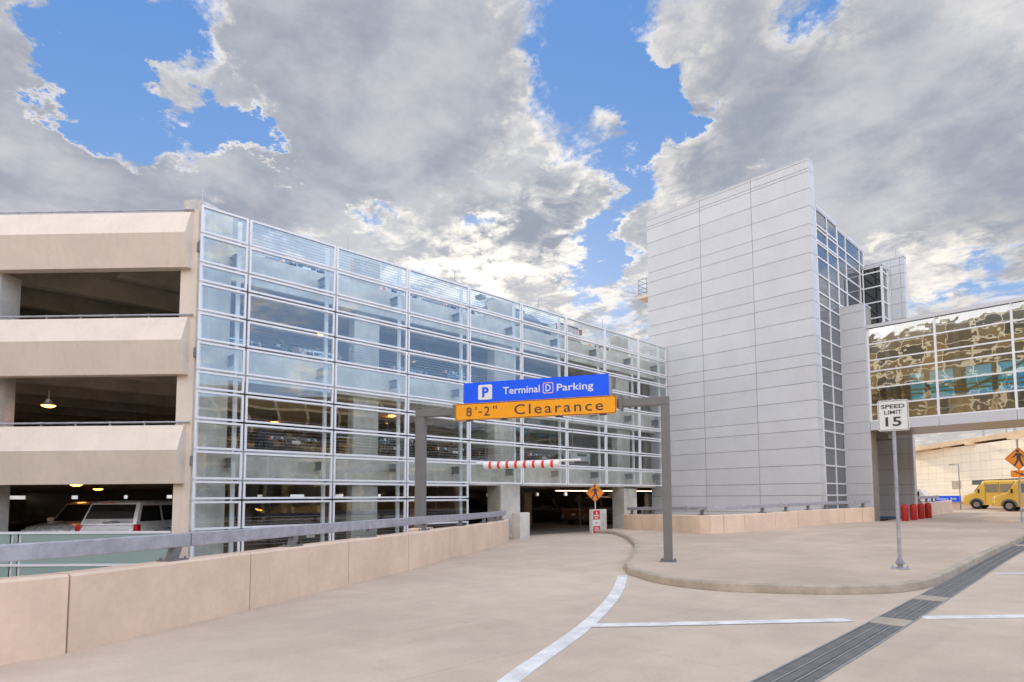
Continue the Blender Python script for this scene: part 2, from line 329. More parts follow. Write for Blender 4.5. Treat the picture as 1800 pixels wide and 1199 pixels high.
# ------------------------------------------------------------------ mesh builder
class MB:
    def __init__(s): s.v = []; s.f = []
    def add(s, vs, fs):
        o = len(s.v); s.v += [tuple(p) for p in vs]; s.f += [tuple(i+o for i in f) for f in fs]
    def box(s, x0, x1, y0, y1, z0, z1):
        s.add([(x0,y0,z0),(x1,y0,z0),(x1,y1,z0),(x0,y1,z0),(x0,y0,z1),(x1,y0,z1),(x1,y1,z1),(x0,y1,z1)],
              [(0,3,2,1),(4,5,6,7),(0,1,5,4),(1,2,6,5),(2,3,7,6),(3,0,4,7)]); return s
    def bar(s, p, q, w, z0, z1, off=0.):      # upright slab from p to q (2D), thickness w to the left of the direction from offset off
        p = Vector(p[:2]); q = Vector(q[:2]); u = (q-p).normalized(); n = Vector((-u.y, u.x))
        a, b, c, e = p+n*off, q+n*off, q+n*(off+w), p+n*(off+w)
        s.prism([a, b, c, e], z0, z1); return s
    def prism(s, pts, z0, z1):
        n = len(pts); z0f = z0 if callable(z0) else (lambda x, y: z0); z1f = z1 if callable(z1) else (lambda x, y: z1)
        area = sum(pts[i][0]*pts[(i+1)%n][1]-pts[(i+1)%n][0]*pts[i][1] for i in range(n))
        if area < 0: pts = list(pts)[::-1]
        vs = [(p[0], p[1], z0f(p[0], p[1])) for p in pts]+[(p[0], p[1], z1f(p[0], p[1])) for p in pts]
        s.add(vs, [tuple(range(n-1, -1, -1)), tuple(range(n, 2*n))]+[(i, (i+1)%n, n+(i+1)%n, n+i) for i in range(n)]); return s
    def hexa(s, a, b): # two quads (4 pts each), joined
        s.add(list(a)+list(b), [(3,2,1,0),(4,5,6,7),(0,1,5,4),(1,2,6,5),(2,3,7,6),(3,0,4,7)]); return s
    def tube(s, p, q, r, n=10, r2=None, cap=True):
        p = Vector(p); q = Vector(q); u = (q-p).normalized(); r2 = r if r2 is None else r2
        a = u.cross(Vector((0, 0, 1)) if abs(u.z) < .9 else Vector((1, 0, 0))).normalized(); b = u.cross(a)
        vs = []
        for c, rr in ((p, r), (q, r2)):
            for i in range(n):
                t = 2*math.pi*i/n; vs.append(c+a*(math.cos(t)*rr)+b*(math.sin(t)*rr))
        fs = [(i, (i+1)%n, n+(i+1)%n, n+i) for i in range(n)]
        if cap: fs += [tuple(range(n-1, -1, -1)), tuple(range(n, 2*n))]
        s.add(vs, fs); return s
    def beam(s, p, q, w, h):  # rectangular bar between 3D points
        p = Vector(p); q = Vector(q); u = (q-p).normalized()
        a = u.cross(Vector((0, 0, 1)) if abs(u.z) < .95 else Vector((1, 0, 0))).normalized()*(w/2); b = a.cross(u).normalized()*(h/2)
        s.hexa([p-a-b, p+a-b, p+a+b, p-a+b], [q-a-b, q+a-b, q+a+b, q-a+b]); return s
    def loft(s, rings, caps=True, closed=True):
        n = len(rings[0]); vs = [p for r in rings for p in r]; fs = []
        for j in range(len(rings)-1):
            for i in range(n if closed else n-1):
                a, b = j*n+i, j*n+(i+1)%n; fs.append((a, b, b+n, a+n))
        if caps: fs += [tuple(range(n-1, -1, -1)), tuple((len(rings)-1)*n+i for i in range(n))]
        s.add(vs, fs); return s
    def lathe(s, prof, n=20, c=(0, 0)):
        s.loft([[(c[0]+r*math.cos(2*math.pi*i/n), c[1]+r*math.sin(2*math.pi*i/n), z) for i in range(n)] for r, z in prof]); return s
    def build(s, name, mat, parent=None, smooth=False, bevel=0., local=False, seg=1, kind=None):
        me = bpy.data.meshes.new(name)
        vs = s.v
        if parent is not None and not local:
            top = parent
            while top.parent: top = top.parent
            mi = (Matrix.Translation(top.location) @ Matrix.Rotation(top.rotation_euler.z, 4, 'Z')).inverted()
            vs = [tuple(mi @ Vector(p)) for p in s.v]
        me.from_pydata([tuple(p) for p in vs], [], s.f); me.update()
        bm = bmesh.new(); bm.from_mesh(me); bmesh.ops.recalc_face_normals(bm, faces=bm.faces[:])
        if bevel: bmesh.ops.bevel(bm, geom=[e for e in bm.edges if e.is_manifold and e.calc_face_angle(0) > .6], offset=bevel, segments=seg, affect='EDGES', clamp_overlap=True)
        bm.to_mesh(me); bm.free()
        if smooth:
            for p in me.polygons: p.use_smooth = True
            try: me.set_sharp_from_angle(angle=R(32))
            except Exception: pass
        if name in ('cladding_panel', 'wall_panel'):
            bm = bmesh.new(); bm.from_mesh(me); bm.verts.ensure_lookup_table(); seen = {}; rnd = random.Random(len(me.vertices))
            for v in bm.verts:
                if v.index in seen: continue
                tn = rnd.uniform(-.025, .025); stk = [v]; seen[v.index] = tn
                while stk:
                    for e in stk.pop().link_edges:
                        for w in e.verts:
                            if w.index not in seen: seen[w.index] = tn; stk.append(w)
            bm.free(); at_ = me.attributes.new('tone', 'FLOAT', 'POINT')
            for i_, tn in seen.items(): at_.data[i_].value = tn
        me.materials.append(MATS[mat])
        o = bpy.data.objects.new(name, me); COL.objects.link(o)
        if parent is not None: o.parent = parent
        if kind: o['kind'] = kind
        return o
def thing(name, label, cat, loc=(0, 0, 0), rz=0., group=None):
    o = bpy.data.objects.new(name, None); COL.objects.link(o); o.location = loc; o.rotation_euler = (0, 0, rz)
    o.empty_display_size = .2
    o['label'] = label; o['category'] = cat
    if group: o['group'] = group
    return o
def tag(o, label, cat, group=None):
    o['label'] = label; o['category'] = cat
    if group: o['group'] = group
    return o
def kids(o): return [c for c in bpy.data.objects if c.parent == o]
def dup(root, loc, rz, label, group=None, paint=None):
    r = root.copy(); COL.objects.link(r); r.location = loc; r.rotation_euler = (0, 0, rz); r['label'] = label
    if group: r['group'] = group
    def rec(src, dst):
        for ch in kids(src):
            c = ch.copy(); COL.objects.link(c); c.parent = dst
            if paint and ch.type == 'MESH' and ch.material_slots and ch.material_slots[0].material and ch.material_slots[0].material.name.startswith('car_') and 'glass' not in ch.material_slots[0].material.name:
                c.material_slots[0].link = 'OBJECT'; c.material_slots[0].material = MATS[paint]
            rec(ch, c)
    rec(root, r)
    return r
def text(name, s, size, mat, parent, loc, width=None, depth=.004, bold=0., spacing=1., height=None, align='CENTER'):
    """lettering standing upright, read from -y in the parent's frame; sized to width/height"""
    cu = bpy.data.curves.new(name, 'FONT'); cu.body = s; cu.size = size; cu.align_x = 'LEFT'; cu.extrude = depth/2; cu.offset = bold; cu.space_character = spacing
    cu.resolution_u = 3
    tmp = bpy.data.objects.new('tmp', cu); COL.objects.link(tmp)
    bpy.context.view_layer.update()
    me = bpy.data.meshes.new_from_object(tmp.evaluated_get(bpy.context.evaluated_depsgraph_get()))
    bpy.data.objects.remove(tmp); bpy.data.curves.remove(cu)
    xs = [v.co.x for v in me.vertices]; ys = [v.co.y for v in me.vertices]
    x0, x1, y0, y1 = min(xs), max(xs), min(ys), max(ys)
    sx = (width/(x1-x0)) if width else 1.; sy = (height/(y1-y0)) if height else sx
    if not width and height: sx = sy
    for v in me.vertices:
        x, y, z = (v.co.x-(x0+x1)/2)*sx, (v.co.y-(y0+y1)/2)*sy, v.co.z
        v.co = Vector((loc[0]+x, loc[1]-z, loc[2]+y))
    me.materials.clear(); me.materials.append(MATS[mat]); me.name = name
    o = bpy.data.objects.new(name, me); COL.objects.link(o); o.parent = parent
    return o

# ------------------------------------------------------------------ ground shape
def smooth(a): a = min(max(a, 0), 1); return a*a*(3-2*a)
def G(x, y):
    a = 0.0115*min(max(0, y-15), 95)
    if y > 8 and x < -12:
        t = min(max((-12-x)/8, 0), 1); a = a-(a+.08)*t*min(1, (y-8)/3)
    return a

# left parapet line (face towards the road), and the ground sheets
LW = [(-7.4, -9.0), (-7.95, -4.0), (-8.36, -1.2), (-8.64, .75), (-8.84, 1.5), (-10.06, 3.76), (-11.40, 6.1), (-12.66, 8.38), (-13.55, 9.72), (-14.41, 10.92), (-15.37, 12.55), (-16.75, 14.55), (-17.95, 16.2), (-19.15, 17.6), (-19.9, 18.2)]
def spline(pts, n=6):
    out = []
    for i in range(len(pts)-1):
        p0 = Vector(pts[max(i-1, 0)]); p1 = Vector(pts[i]); p2 = Vector(pts[i+1]); p3 = Vector(pts[min(i+2, len(pts)-1)])
        for j in range(n):
            t = j/n; out.append(.5*((2*p1)+(-p0+p2)*t+(2*p0-5*p1+4*p2-p3)*t*t+(-p0+3*p1-3*p2+p3)*t**3))
    out.append(Vector(pts[-1])); return out
LWs = spline(LW, 6)
def lwx(y):
    for i in range(len(LWs)-1):
        a, b = LWs[i], LWs[i+1]
        if a.y <= y <= b.y: return a.x+(b.x-a.x)*(y-a.y)/(b.y-a.y)
    return LWs[0].x if y < LWs[0].y else LWs[-1].x
g = MB()
rows = [-400, -120, -60, -30, -15] + [-9+i*.5 for i in range(0, 90)] + [36.5, 38, 40, 44, 48, 52, 56, 60, 70, 80, 90, 100, 110, 140, 200, 400, 1500]
def road_left(y):
    if y < -9: return -9.5
    if y < 18.2: return lwx(y)-.12
    if y < 31.25: return -21.0
    if y < 45: return -16.0
    return -60 if y < 60 else -900
rings = []
for y in rows:
    x0 = road_left(y); xs = [x0] + [x0+(-3.0-x0)*i/14 for i in range(1, 14)] + [-3.0, 3, 12, 40, 900]
    rings.append([(x, y, G(x, y)) for x in xs])
g.loft(rings, caps=False, closed=False)
road = g.build('road', 'road_concrete', smooth=True, kind='structure')
low = MB(); low.box(-1500, 1500, -1500, 1600, -3.4, -3.0).build('ground', 'ground_low', kind='structure')

# raised island with its kerb
KERB = [(-19.9, 23.9), (-19.0, 23.75), (-18.1, 23.2), (-17.2, 22.45), (-15.07, 20.25), (-12.7, 17.5), (-10.94, 15.03), (-9.75, 13.15), (-9.0, 12.0), (-8.7, 11.69), (-8.3, 11.2), (-7.79, 10.85), (-6.85, 10.33), (-5.70, 10.22), (-4.65, 10.66), (-3.8, 11.28), (-3.13, 12.12), (-2.87, 13.3), (-2.87, 14.5), (-2.90, 17), (-2.93, 21), (-2.94, 27), (-2.94, 40), (-2.94, 60)]
KS = spline(KERB, 5)
def isl(x, y): return G(x, y)+.15
inner = [(-9.6, 60), (-9.6, 35.2), (-11.5, 35.0), (-12.5, 31.3), (-19.9, 31.2)]
kw = .16
nrm = []
for i in range(len(KS)):
    a = KS[max(i-1, 0)]; b = KS[min(i+1, len(KS)-1)]; u = (b-a).normalized(); nrm.append(Vector((-u.y, u.x)))
inn = [KS[i]+nrm[i]*kw for i in range(len(KS))]
bm = bmesh.new()
vs = [bm.verts.new((p[0], p[1], 0)) for p in inn + [Vector(q) for q in inner]]
edges = [bm.edges.new((vs[i], vs[(i+1) % len(vs)])) for i in range(len(vs))]
bmesh.ops.triangle_fill(bm, edges=edges, use_beauty=True)
for _ in range(3):
    bmesh.ops.subdivide_edges(bm, edges=[e for e in bm.edges if e.calc_length() > 1.2], cuts=1); bmesh.ops.triangulate(bm, faces=bm.faces[:])
for v in bm.verts: v.co.z = isl(v.co.x, v.co.y)
bmesh.ops.recalc_face_normals(bm, faces=bm.faces[:])
me = bpy.data.meshes.new('pavement'); bm.to_mesh(me); bm.free()
for p in me.polygons:
    if p.normal.z < 0: p.flip()
    p.use_smooth = True
me.materials.append(MATS['island_concrete'])
o = bpy.data.objects.new('pavement', me); COL.objects.link(o); o['kind'] = 'structure'
kb = MB(); rr = []
for i, p in enumerate(KS):
    n = nrm[i]; gz_ = G(p.x, p.y)
    q = lambda off, z: (p.x+n.x*off, p.y+n.y*off, gz_+z)
    rr.append([q(.0, -.05), q(0.012, .105), q(.022, .135), q(.05, .152), q(kw+.004, .152), q(kw+.004, -.05)])
kb.loft(rr, caps=True, closed=True)
kb.build('kerb', 'kerb', smooth=True, kind='structure')

kj = MB()
kj.loft([[(p.x-nrm[i].x*.016, p.y-nrm[i].y*.016, G(p.x, p.y)+.003), (p.x+nrm[i].x*.004, p.y+nrm[i].y*.004, G(p.x, p.y)+.003)] for i, p in enumerate(KS)], caps=False, closed=False)
kj.build('kerb_joint', 'joint_dark', kind='structure')
# painted lines on the road
def strip(pts, w, z=.004, name='lane_line', mat='paint_white', base=G, n=None):
    m_ = MB(); r_ = []
    pts = [Vector(p) for p in pts]
    for i, p in enumerate(pts):
        a = pts[max(i-1, 0)]; b = pts[min(i+1, len(pts)-1)]; u = (b-a).normalized(); q = Vector((-u.y, u.x))*w/2
        r_.append([(p.x+q.x, p.y+q.y, base(p.x, p.y)+z), (p.x-q.x, p.y-q.y, base(p.x, p.y)+z)])
    m_.loft(r_, caps=False, closed=False)
    return m_.build(name, mat, kind='structure')
strip(spline([(-3.55, 2.75), (-4.31, 3.95), (-5.39, 6.33), (-6.75, 8.75), (-8.22, 10.92)], 5), .21)
strip([(-5.36, 6.36), (-4.3, 7.52), (-2.96, 9.02)], .23, z=.008)
strip([(-2.28, 9.86), (-1.26, 10.92), (.6, 12.9), (2.6, 15.1)], .23)
strip([(-2.34, 16.25), (-1.875, 16.63), (.6, 19.1)], .16)
strip([(-11.1, 31.75), (-3.15, 32.45)], .16, name='crossing_line', mat='line_faded', base=isl)
strip([(-8.6, 41.0), (-3.15, 41.0)], .16, name='crossing_line', mat='line_faded', base=isl)
strip(spline([(-8.9, 52.5), (-6.6, 51.6), (-5.6, 52.2), (-6.3, 55.5)], 6), .16, name='crossing_line', mat='line_faded', base=isl)

# trench drain along the kerb
dr = thing('trench_drain', 'long grey slotted trench drain running along the kerb across the road', 'drain', (-2.6, 10, 0))
def drx(y): return -2.66 + (-2.93+2.66)*smooth((y-4)/16)
segs = [i*.5+2.0 for i in range(0, 78)]
e1, e2, pl, bl = MB(), MB(), MB(), MB()
def qd(mb, xa0, xa1, y0, y1, z):
    def P_(o_, y): return (drx(y)+o_, y, G(-2.6, y)+z)
    mb.add([P_(xa0, y0), P_(xa1, y0), P_(xa1, y1), P_(xa0, y1)], [(0, 1, 2, 3)])
def bx(mb, o0, o1, y0, y1, z0, z1):
    a = [(drx(y0)+o0, y0, G(-2.6, y0)+z0), (drx(y0)+o1, y0, G(-2.6, y0)+z0), (drx(y0)+o1, y0, G(-2.6, y0)+z1), (drx(y0)+o0, y0, G(-2.6, y0)+z1)]
    b = [(drx(y1)+o0, y1, G(-2.6, y1)+z0), (drx(y1)+o1, y1, G(-2.6, y1)+z0), (drx(y1)+o1, y1, G(-2.6, y1)+z1), (drx(y1)+o0, y1, G(-2.6, y1)+z1)]
    mb.hexa(a, b)
DW = .46
for y in segs:
    solid = any(abs(y-c) < .26 for c in (9.0, 11.5, 24.0))
    y1 = y+.5
    for o_ in (0, DW-.022): bx(e1, o_, o_+.022, y, y1, .001, .012)
    for o_ in (.145, .295): bx(e1, o_, o_+.018, y, y1, .001, .010)
    bx(bl, .022, DW-.022, y, y1, .0005, .003)
    if solid:
        pl = MB(); bx(pl, .024, DW-.024, y, y1, .001, .013); pl.build('cover_plate', 'kerb', dr)
    else:
        for a0 in (.022, .163, .313):
            yy = y
            while yy < y1-.01:
                bx(e2, a0+.012, a0+.112, yy, yy+.02, .001, .008); yy += .034 if y < 16 else .05
e1.build('frame', 'grate_edge', dr); e2.build('grate', 'grate', dr); bl.build('channel', 'trim_black', dr)

# ------------------------------------------------------------------ parapets with guard rails
def parapet(name, label, pts, h, thick, joints, zf, side=1):
    """pts: road-face line; the wall's body lies on its left"""
    t_ = thing(name, label, 'wall', (pts[0][0], pts[0][1], 0))
    pts = [Vector(p) for p in pts]; rings = []; L = [0]
    for i in range(1, len(pts)): L.append(L[-1]+(pts[i]-pts[i-1]).length)
    def at_(s):
        for i in range(1, len(pts)):
            if s <= L[i]+1e-6:
                f = (s-L[i-1])/(L[i]-L[i-1]); p = pts[i-1].lerp(pts[i], f); u = (pts[i]-pts[i-1]).normalized(); return p, Vector((-u.y, u.x))*side
        u = (pts[-1]-pts[-2]).normalized(); return pts[-1], Vector((-u.y, u.x))*side
    cuts = sorted([0]+joints+[L[-1]])
    body = MB(); fill = MB()
    for a, b in zip(cuts[:-1], cuts[1:]):
        a2, b2 = a+.011*(a > 0), b-.011*(b < L[-1]); n_ = max(2, int((b2-a2)/.5)); rings = []
        for j in range(n_+1):
            p, n = at_(a2+(b2-a2)*j/n_); z = zf(p.x, p.y)
            q = lambda o_, zz: (p.x+n.x*o_, p.y+n.y*o_, z+zz)
            rings.append([q(0, -.3), q(0, h-.03), q(.03, h), q(thick-.03, h), q(thick, h-.03), q(thick, -2.6 if side == 1 else -.5)])
        body.loft(rings)
    n_ = int(L[-1]/.5); rings = []
    for j in range(n_+1):
        p, n = at_(L[-1]*j/n_); z = zf(p.x, p.y); q = lambda o_, zz: (p.x+n.x*o_, p.y+n.y*o_, z+zz)
        rings.append([q(.06, -.2), q(.06, h-.05), q(thick-.06, h-.05), q(thick-.06, -.2)])
    fill.loft(rings, caps=False)
    body.build('wall_panel', 'wall_beige', t_); fill.build('joint', 'joint_dark', t_)
    return t_, at_, L[-1]
def guard_rail(name, label, at_, s0, s1, h, brackets, splices, zf, inset, beam=(.19, .12), zc=.27, group='guard rails on the parapets'):
    t_ = thing(name, label, 'guard rail', tuple(at_(s0)[0])+(zf(*at_(s0)[0])+h,), 0, group)
    rb = MB(); cuts = [s0]+splices+[s1]
    for a, b in zip(cuts[:-1], cuts[1:]):
        n_ = max(2, int((b-a)/.5)); rings = []
        for j in range(n_+1):
            p, n = at_(a+.008+(b-a-.016)*j/n_); z = zf(p.x, p.y)+h+zc; q = lambda o_, zz: (p.x+n.x*(o_+inset), p.y+n.y*(o_+inset), z+zz)
            hh, ww = beam[0]/2, beam[1]/2; c = .012
            rings.append([q(-ww, -hh+c), q(-ww+c, -hh), q(ww-c, -hh), q(ww, -hh+c), q(ww, hh-c), q(ww-c, hh), q(-ww+c, hh), q(-ww, hh-c)])
        rb.loft(rings)
    rb.build('rail', 'galv', t_)
    dk = MB()
    for a in splices:
        p, n = at_(a-.012); p2, _ = at_(a+.012); z = zf(p.x, p.y)+h+zc
        dk.hexa([(p.x+n.x*(inset+o_), p.y+n.y*(inset+o_), z+zz) for o_, zz in ((-.05, -.085), (.05, -.085), (.05, .085), (-.05, .085))],
                [(p2.x+n.x*(inset+o_), p2.y+n.y*(inset+o_), z+zz) for o_, zz in ((-.05, -.085), (.05, -.085), (.05, .085), (-.05, .085))])
    if splices: dk.build('splice', 'trim_black', t_)
    for a in brackets:
        b_ = MB(); p, n = at_(a); pp, _ = at_(a+.05); u = (pp-p).normalized(); z = zf(p.x, p.y)+h
        def Q(du, dn, zz): return (p.x+u.x*du+n.x*(dn+inset), p.y+u.y*du+n.y*(dn+inset), z+zz)
        b_.hexa([Q(-.16, -.11, .002), Q(.16, -.11, .002), Q(.16, .11, .002), Q(-.16, .11, .002)], [Q(-.16, -.11, .022), Q(.16, -.11, .022), Q(.16, .11, .022), Q(-.16, .11, .022)])
        top = zc-beam[0]/2+.004
        b_.hexa([Q(-.085, -.05, .022), Q(.045, -.05, .022), Q(.045, .05, .022), Q(-.085, .05, .022)], [Q(-.02, -.05, top), Q(.11, -.05, top), Q(.11, .05, top), Q(-.02, .05, top)])
        for du in (-.125, .125):
            for dn in (-.08, .08): b_.tube(Q(du, dn, .022), Q(du, dn, .05), .014, 6)
        b_.build('bracket', 'gantry_grey', t_)
    return t_
PL = [p for p in LWs if p.y > -6.5]
def len_to(pts, pred):
    L = 0
    for i in range(1, len(pts)):
        if pred(pts[i]): return L+(pts[i]-pts[i-1]).length
        L += (pts[i]-pts[i-1]).length
    return L
def s_at_y(pts, y):
    L = 0
    for i in range(1, len(pts)):
        d_ = (pts[i]-pts[i-1]).length
        if pts[i].y >= y:
            return L+d_*(y-pts[i-1].y)/(pts[i].y-pts[i-1].y)
        L += d_
    return L
jl = [s_at_y(PL, y) for y in (-3.8, -1.2, 1.32, 3.78, 6.18, 8.38, 10.95, 12.6, 14.6, 16.3)]
w1, at1, L1 = parapet('parapet_wall', 'curved peach concrete parapet wall along the left edge of the ramp', PL, .88, .34, jl, G)
guard_rail('guard_rail', 'long grey steel guard rail on brackets on the left parapet in the foreground', at1, .2, L1-.9, .88, [s_at_y(PL, y) for y in (-4.2, -1.0, 2.65, 4.85, 7.05, 9.55, 12.0, 14.2, 15.6, 16.5)], [s_at_y(PL, y) for y in (-2.6, 2.86, 7.85, 12.35)], G, .17)
# the small plinth behind it that carries the gantry's left leg
pb = MB(); pc, pu = Vector((-14.24, 9.83)), Vector((-.59, .81)).normalized(); pn_ = Vector((-pu.y, pu.x))
pb.prism([pc+pu*a_+pn_*b_ for a_, b_ in ((-.45, -.20), (.45, -.20), (.45, .22), (-.45, .22))], -2.6, .905)
tag(pb.build('gantry_plinth', 'wall_beige', bevel=.02), 'low peach concrete ledge behind the left parapet under the sign gantry leg', 'plinth')
RW = [(-19.3, 25.75), (-18.57, 25.31), (-17.4, 24.8), (-16.04, 24.15), (-15.0, 23.5), (-14.03, 22.87), (-13.1, 22.35), (-12.35, 22.25), (-11.8, 23.2), (-11.42, 24.92), (-11.2, 27.5), (-10.85, 30.6), (-10.35, 32.4), (-9.80, 34.27)]
RWs = spline(RW, 5)
zi = lambda x, y: G(x, y)+.15
j2 = [s_at_y(RWs[0:1]+RWs[1:], 0)]
Ltot = sum((RWs[i+1]-RWs[i]).length for i in range(len(RWs)-1))
j2 = [Ltot*f for f in (.05, .10, .16, .23, .285, .415, .47, .58, .68, .79, .88, .95)]
w2, at2, L2 = parapet('parapet_wall', 'peach concrete parapet wall in front of the white tower, behind the gantry post', RWs, .73, .30, j2, zi)
guard_rail('guard_rail', 'thin grey guard rail on the parapet in front of the white panelled tower', at2, .3, L2-.15, .73, [L2*f for f in (.04, .09, .14, .21, .36, .54, .64, .74, .82, .90, .965)], [L2*.30, L2*.62], zi, .15, beam=(.15, .12), zc=.285)
# beyond the tower entrance
FW = [Vector(p) for p in ((-9.35, 41.3), (-9.12, 43.0), (-9.05, 46.0), (-9.2, 49.2))]
w3, at3, L3 = parapet('parapet_wall', 'short peach parapet wall behind the red bollards beyond the tower', FW, .80, .30, [2.2, 5.], zi)
guard_rail('guard_rail', 'short guard rail on the parapet behind the red bollards', at3, 0.1, 4.0, .80, [.3, 1.4, 2.6], [], zi, .15, beam=(.16, .12), zc=.30)

# ------------------------------------------------------------------ parking garage
GX = -20.0
YS = [5.78, 7.2, 10.16, 13.13, 16.15, 19.22, 22.26, 25.32, 28.36, 31.24]
ZS = [10.68, 9.78, 8.87, 8.27, 7.375, 6.48, 5.59, 5.0, 4.1, 3.2, 2.3]
ZLOW = [2.3, 1.7, .80, -.1, -1.0]
ga = thing('parking_garage', 'multi-storey concrete parking garage with a white framed glass screen facade', 'parking garage', (-20, 5.78, 0))
def cell(fr, y0, y1, z0, z1):
    m_, w, dpt = .028, .062, .075
    a, b, c, e = y0+m_, y1-m_, z0+m_, z1-m_
    x0, x1 = GX-dpt, GX
    fr.box(x0, x1, a, b, e-w, e); fr.box(x0, x1, a, b, c, c+w); fr.box(x0, x1, a, a+w, c+w+.0005, e-w-.0005); fr.box(x0, x1, b-w, b, c+w+.0005, e-w-.0005)
    fr.box(x0-.02, x0-.0005, a+.012, b-.012, e-w-.02, e-.012)
for i in range(9):
    fr = MB(); z_rows = ZS + (ZLOW[1:] if i < 4 else [])
    panes = []
    for j in range(len(z_rows)-1):
        cell(fr, YS[i], YS[i+1], z_rows[j+1], z_rows[j]); panes.append((z_rows[j+1], z_rows[j]))
    # vertical tube and outrigger arms that carry this bay
    bay = fr.build('glass_bay', 'white_frame', ga)
    for z0, z1 in panes:
        tilt_ = random.uniform(-.004, .004); tz = random.uniform(-.005, .005)
        p = MB(); ya, yb, za, zb = YS[i]+.09, YS[i+1]-.09, z0+.09, z1-.09; X = GX-.03
        p.hexa([(X+tilt_, ya, za), (X-tilt_, yb, za), (X-tilt_+tz, yb, zb), (X+tilt_+tz, ya, zb)], [(X+tilt_-.008, ya, za), (X-tilt_-.008, yb, za), (X-tilt_+tz-.008, yb, zb), (X+tilt_+tz-.008, ya, zb)])
        p.build('pane', 'facade_glass', bay)
    yp = YS[i+1]-.17 if i < 8 else YS[i+1]-.35
    zb_ = -1.0 if i < 4 else 2.32
    ps = MB(); ps.box(GX-.40, GX-.30, yp-.055, yp+.055, zb_, 10.6)
    ps.build('post', 'white_frame', ga)
    ar = MB()
    for zc in (9.42, 6.15, 2.88):
        ar.box(-20.905, GX-.405, yp-.03, yp+.03, zc-.15, zc+.15); ar.box(-20.905, GX-.405, yp-.10, yp-.031, zc+.13, zc+.15); ar.box(-20.905, GX-.405, yp-.10, yp-.031, zc-.15, zc-.13)
    for z_ in z_rows[1:-1]: ar.box(GX-.299, GX-.08, yp-.02, yp+.02, z_-.02, z_+.02)
    ar.build('bracket', 'arm_grey', ga)
ar = MB()
for zc in (9.42, 6.15, 2.88): ar.box(-20.62, GX-.09, 5.80, 5.86, zc-.14, zc+.14)
ar.build('bracket', 'arm_grey', ga)
cn = MB(); cn.box(GX-.40, GX-.30, 5.90, 6.0, -1.0, 10.6); cn.build('post', 'white_frame', ga)
# spandrel bands behind the glass, levels k=0..2
LV = [3.30, 6.58, 9.85]
for q, z in enumerate(LV):
    m_ = MB(); m_.box(-21.12, -20.9, 5.9, 31.24, z-1.03, z-.24); m_.box(-21.12, -20.915, 5.9, 31.24, z-.239, z+.02); m_.build('spandrel', 'concrete', ga)
cbl = MB()
for z in LV:
    for j in range(10): cbl.tube((-21.0, 5.9, z+.13+.105*j), (-21.0, 31.2, z+.13+.105*j), .0085, 5)
for j in range(9): cbl.tube((-21.0, 5.9, .25+.11*j), (-21.0, 16.2, .25+.11*j), .0085, 5)
cbl.build('cable_rail', 'cable', ga)
# columns
for y0, y1 in ((11.5, 12.58), (27.75, 28.95)):
    c = MB(); c.box(-21.56, -21.125, y0, y1, -3, 10.98); c.build('column', 'concrete', ga, bevel=.03)
c = MB(); c.box(-21.66, -20.70, 18.55, 19.75, -3, 2.28); c.box(-21.66, -21.125, 18.55, 19.75, 2.28, 10.98); c.build('column', 'concrete', ga, bevel=.03)
c = MB(); c.box(-21.12, -20.70, 27.75, 28.95, -3, 2.19); c.build('column', 'concrete', ga, bevel=.03)
UL = Vector((-.735, -.678)).normalized(); NL = Vector((-UL.y, UL.x))*-1
if NL.y > 0: NL = -NL            # outward, towards the viewer
A0 = Vector((-20.36, 5.86))
def lf(s, o_): return A0+UL*s+NL*o_
c = MB(); c.prism([lf(-.02, .0), lf(.52, .0), Vector((-21.6, 6.0)), Vector((-21.6, 7.0)), Vector((-20.9, 7.0)), Vector((-20.5, 6.3))], -3, 10.95); c.build('column', 'concrete', ga)
c = MB(); c.prism([lf(.0, .05), lf(.50, .05), lf(.50, -.001), lf(0, -.001)], -3, 10.6); c.build('column_face', 'precast', ga)
for s in (6.15, 12.3, 18.5):
    c = MB(); c.prism([lf(s, 0), lf(s+.9, 0), lf(s+.9, -.75), lf(s, -.75)], -3, 8.78); c.build('column', 'concrete', ga, bevel=.02)
# precast spandrel panels on the left face, folded outwards at mid height
for zt in (10.48, 7.21, 3.94):
    for s0, s1 in ((.17, 9.1), (9.14, 18.)):
        prof = [(.16, zt), (.46, zt-.76), (.22, zt-1.74), (-.10, zt-1.74), (-.10, zt)]
        m_ = MB(); m_.loft([[(*lf(s, o_), z) for o_, z in prof] for s in (s0, s1)])
        m_.build('spandrel', 'precast', ga)
    r_ = MB(); zr = zt+.10
    p, q = lf(.12 if zt > 10 else .05, .10), lf(18, .10)
    r_.tube((*p, zr), (*q, zr), .028, 10)
    for s in [.35+1.05*j for j in range(17)]:
        p = lf(s, .10); r_.tube((*p, zt-.02), (*p, zr), .02, 8); r_.tube((*lf(s-.03, .10), zr), (*lf(s+.03, .10), zr), .038, 10)
    r_.build('handrail', 'galv', ga, smooth=True)
# slabs, beams, inner columns, far side bands
POLY = [Vector((-21.125, 6.6)), lf(.55, -.11), lf(42, -.11), Vector((-78, 8)), Vector((-60, 48)), Vector((-21.9, 48)), Vector((-21.9, 31.4)), Vector((-21.125, 31.2))]
for z in LV:
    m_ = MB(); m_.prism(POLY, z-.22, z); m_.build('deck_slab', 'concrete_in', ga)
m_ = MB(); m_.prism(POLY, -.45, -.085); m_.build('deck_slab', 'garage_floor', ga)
bmx = MB()
def left_x(y):     # x of the left face line (inner side) at height y, else the facade
    if y > 6.6: return -21.14
    s = (y-A0.y)/UL.y; return (A0+UL*s).x-.35
for z in LV:
    for x in [-23.4-3.05*i for i in range(14)]:
        bmx.box(x-.2, x+.2, max(-32, 5.9+(x+21.4)*.922+.35), 46, z-.92, z-.221)
    for y in (2, 20, 38): bmx.box(-62, left_x(y)-.15, y-.3, y+.3, z-.66, z-.2215)
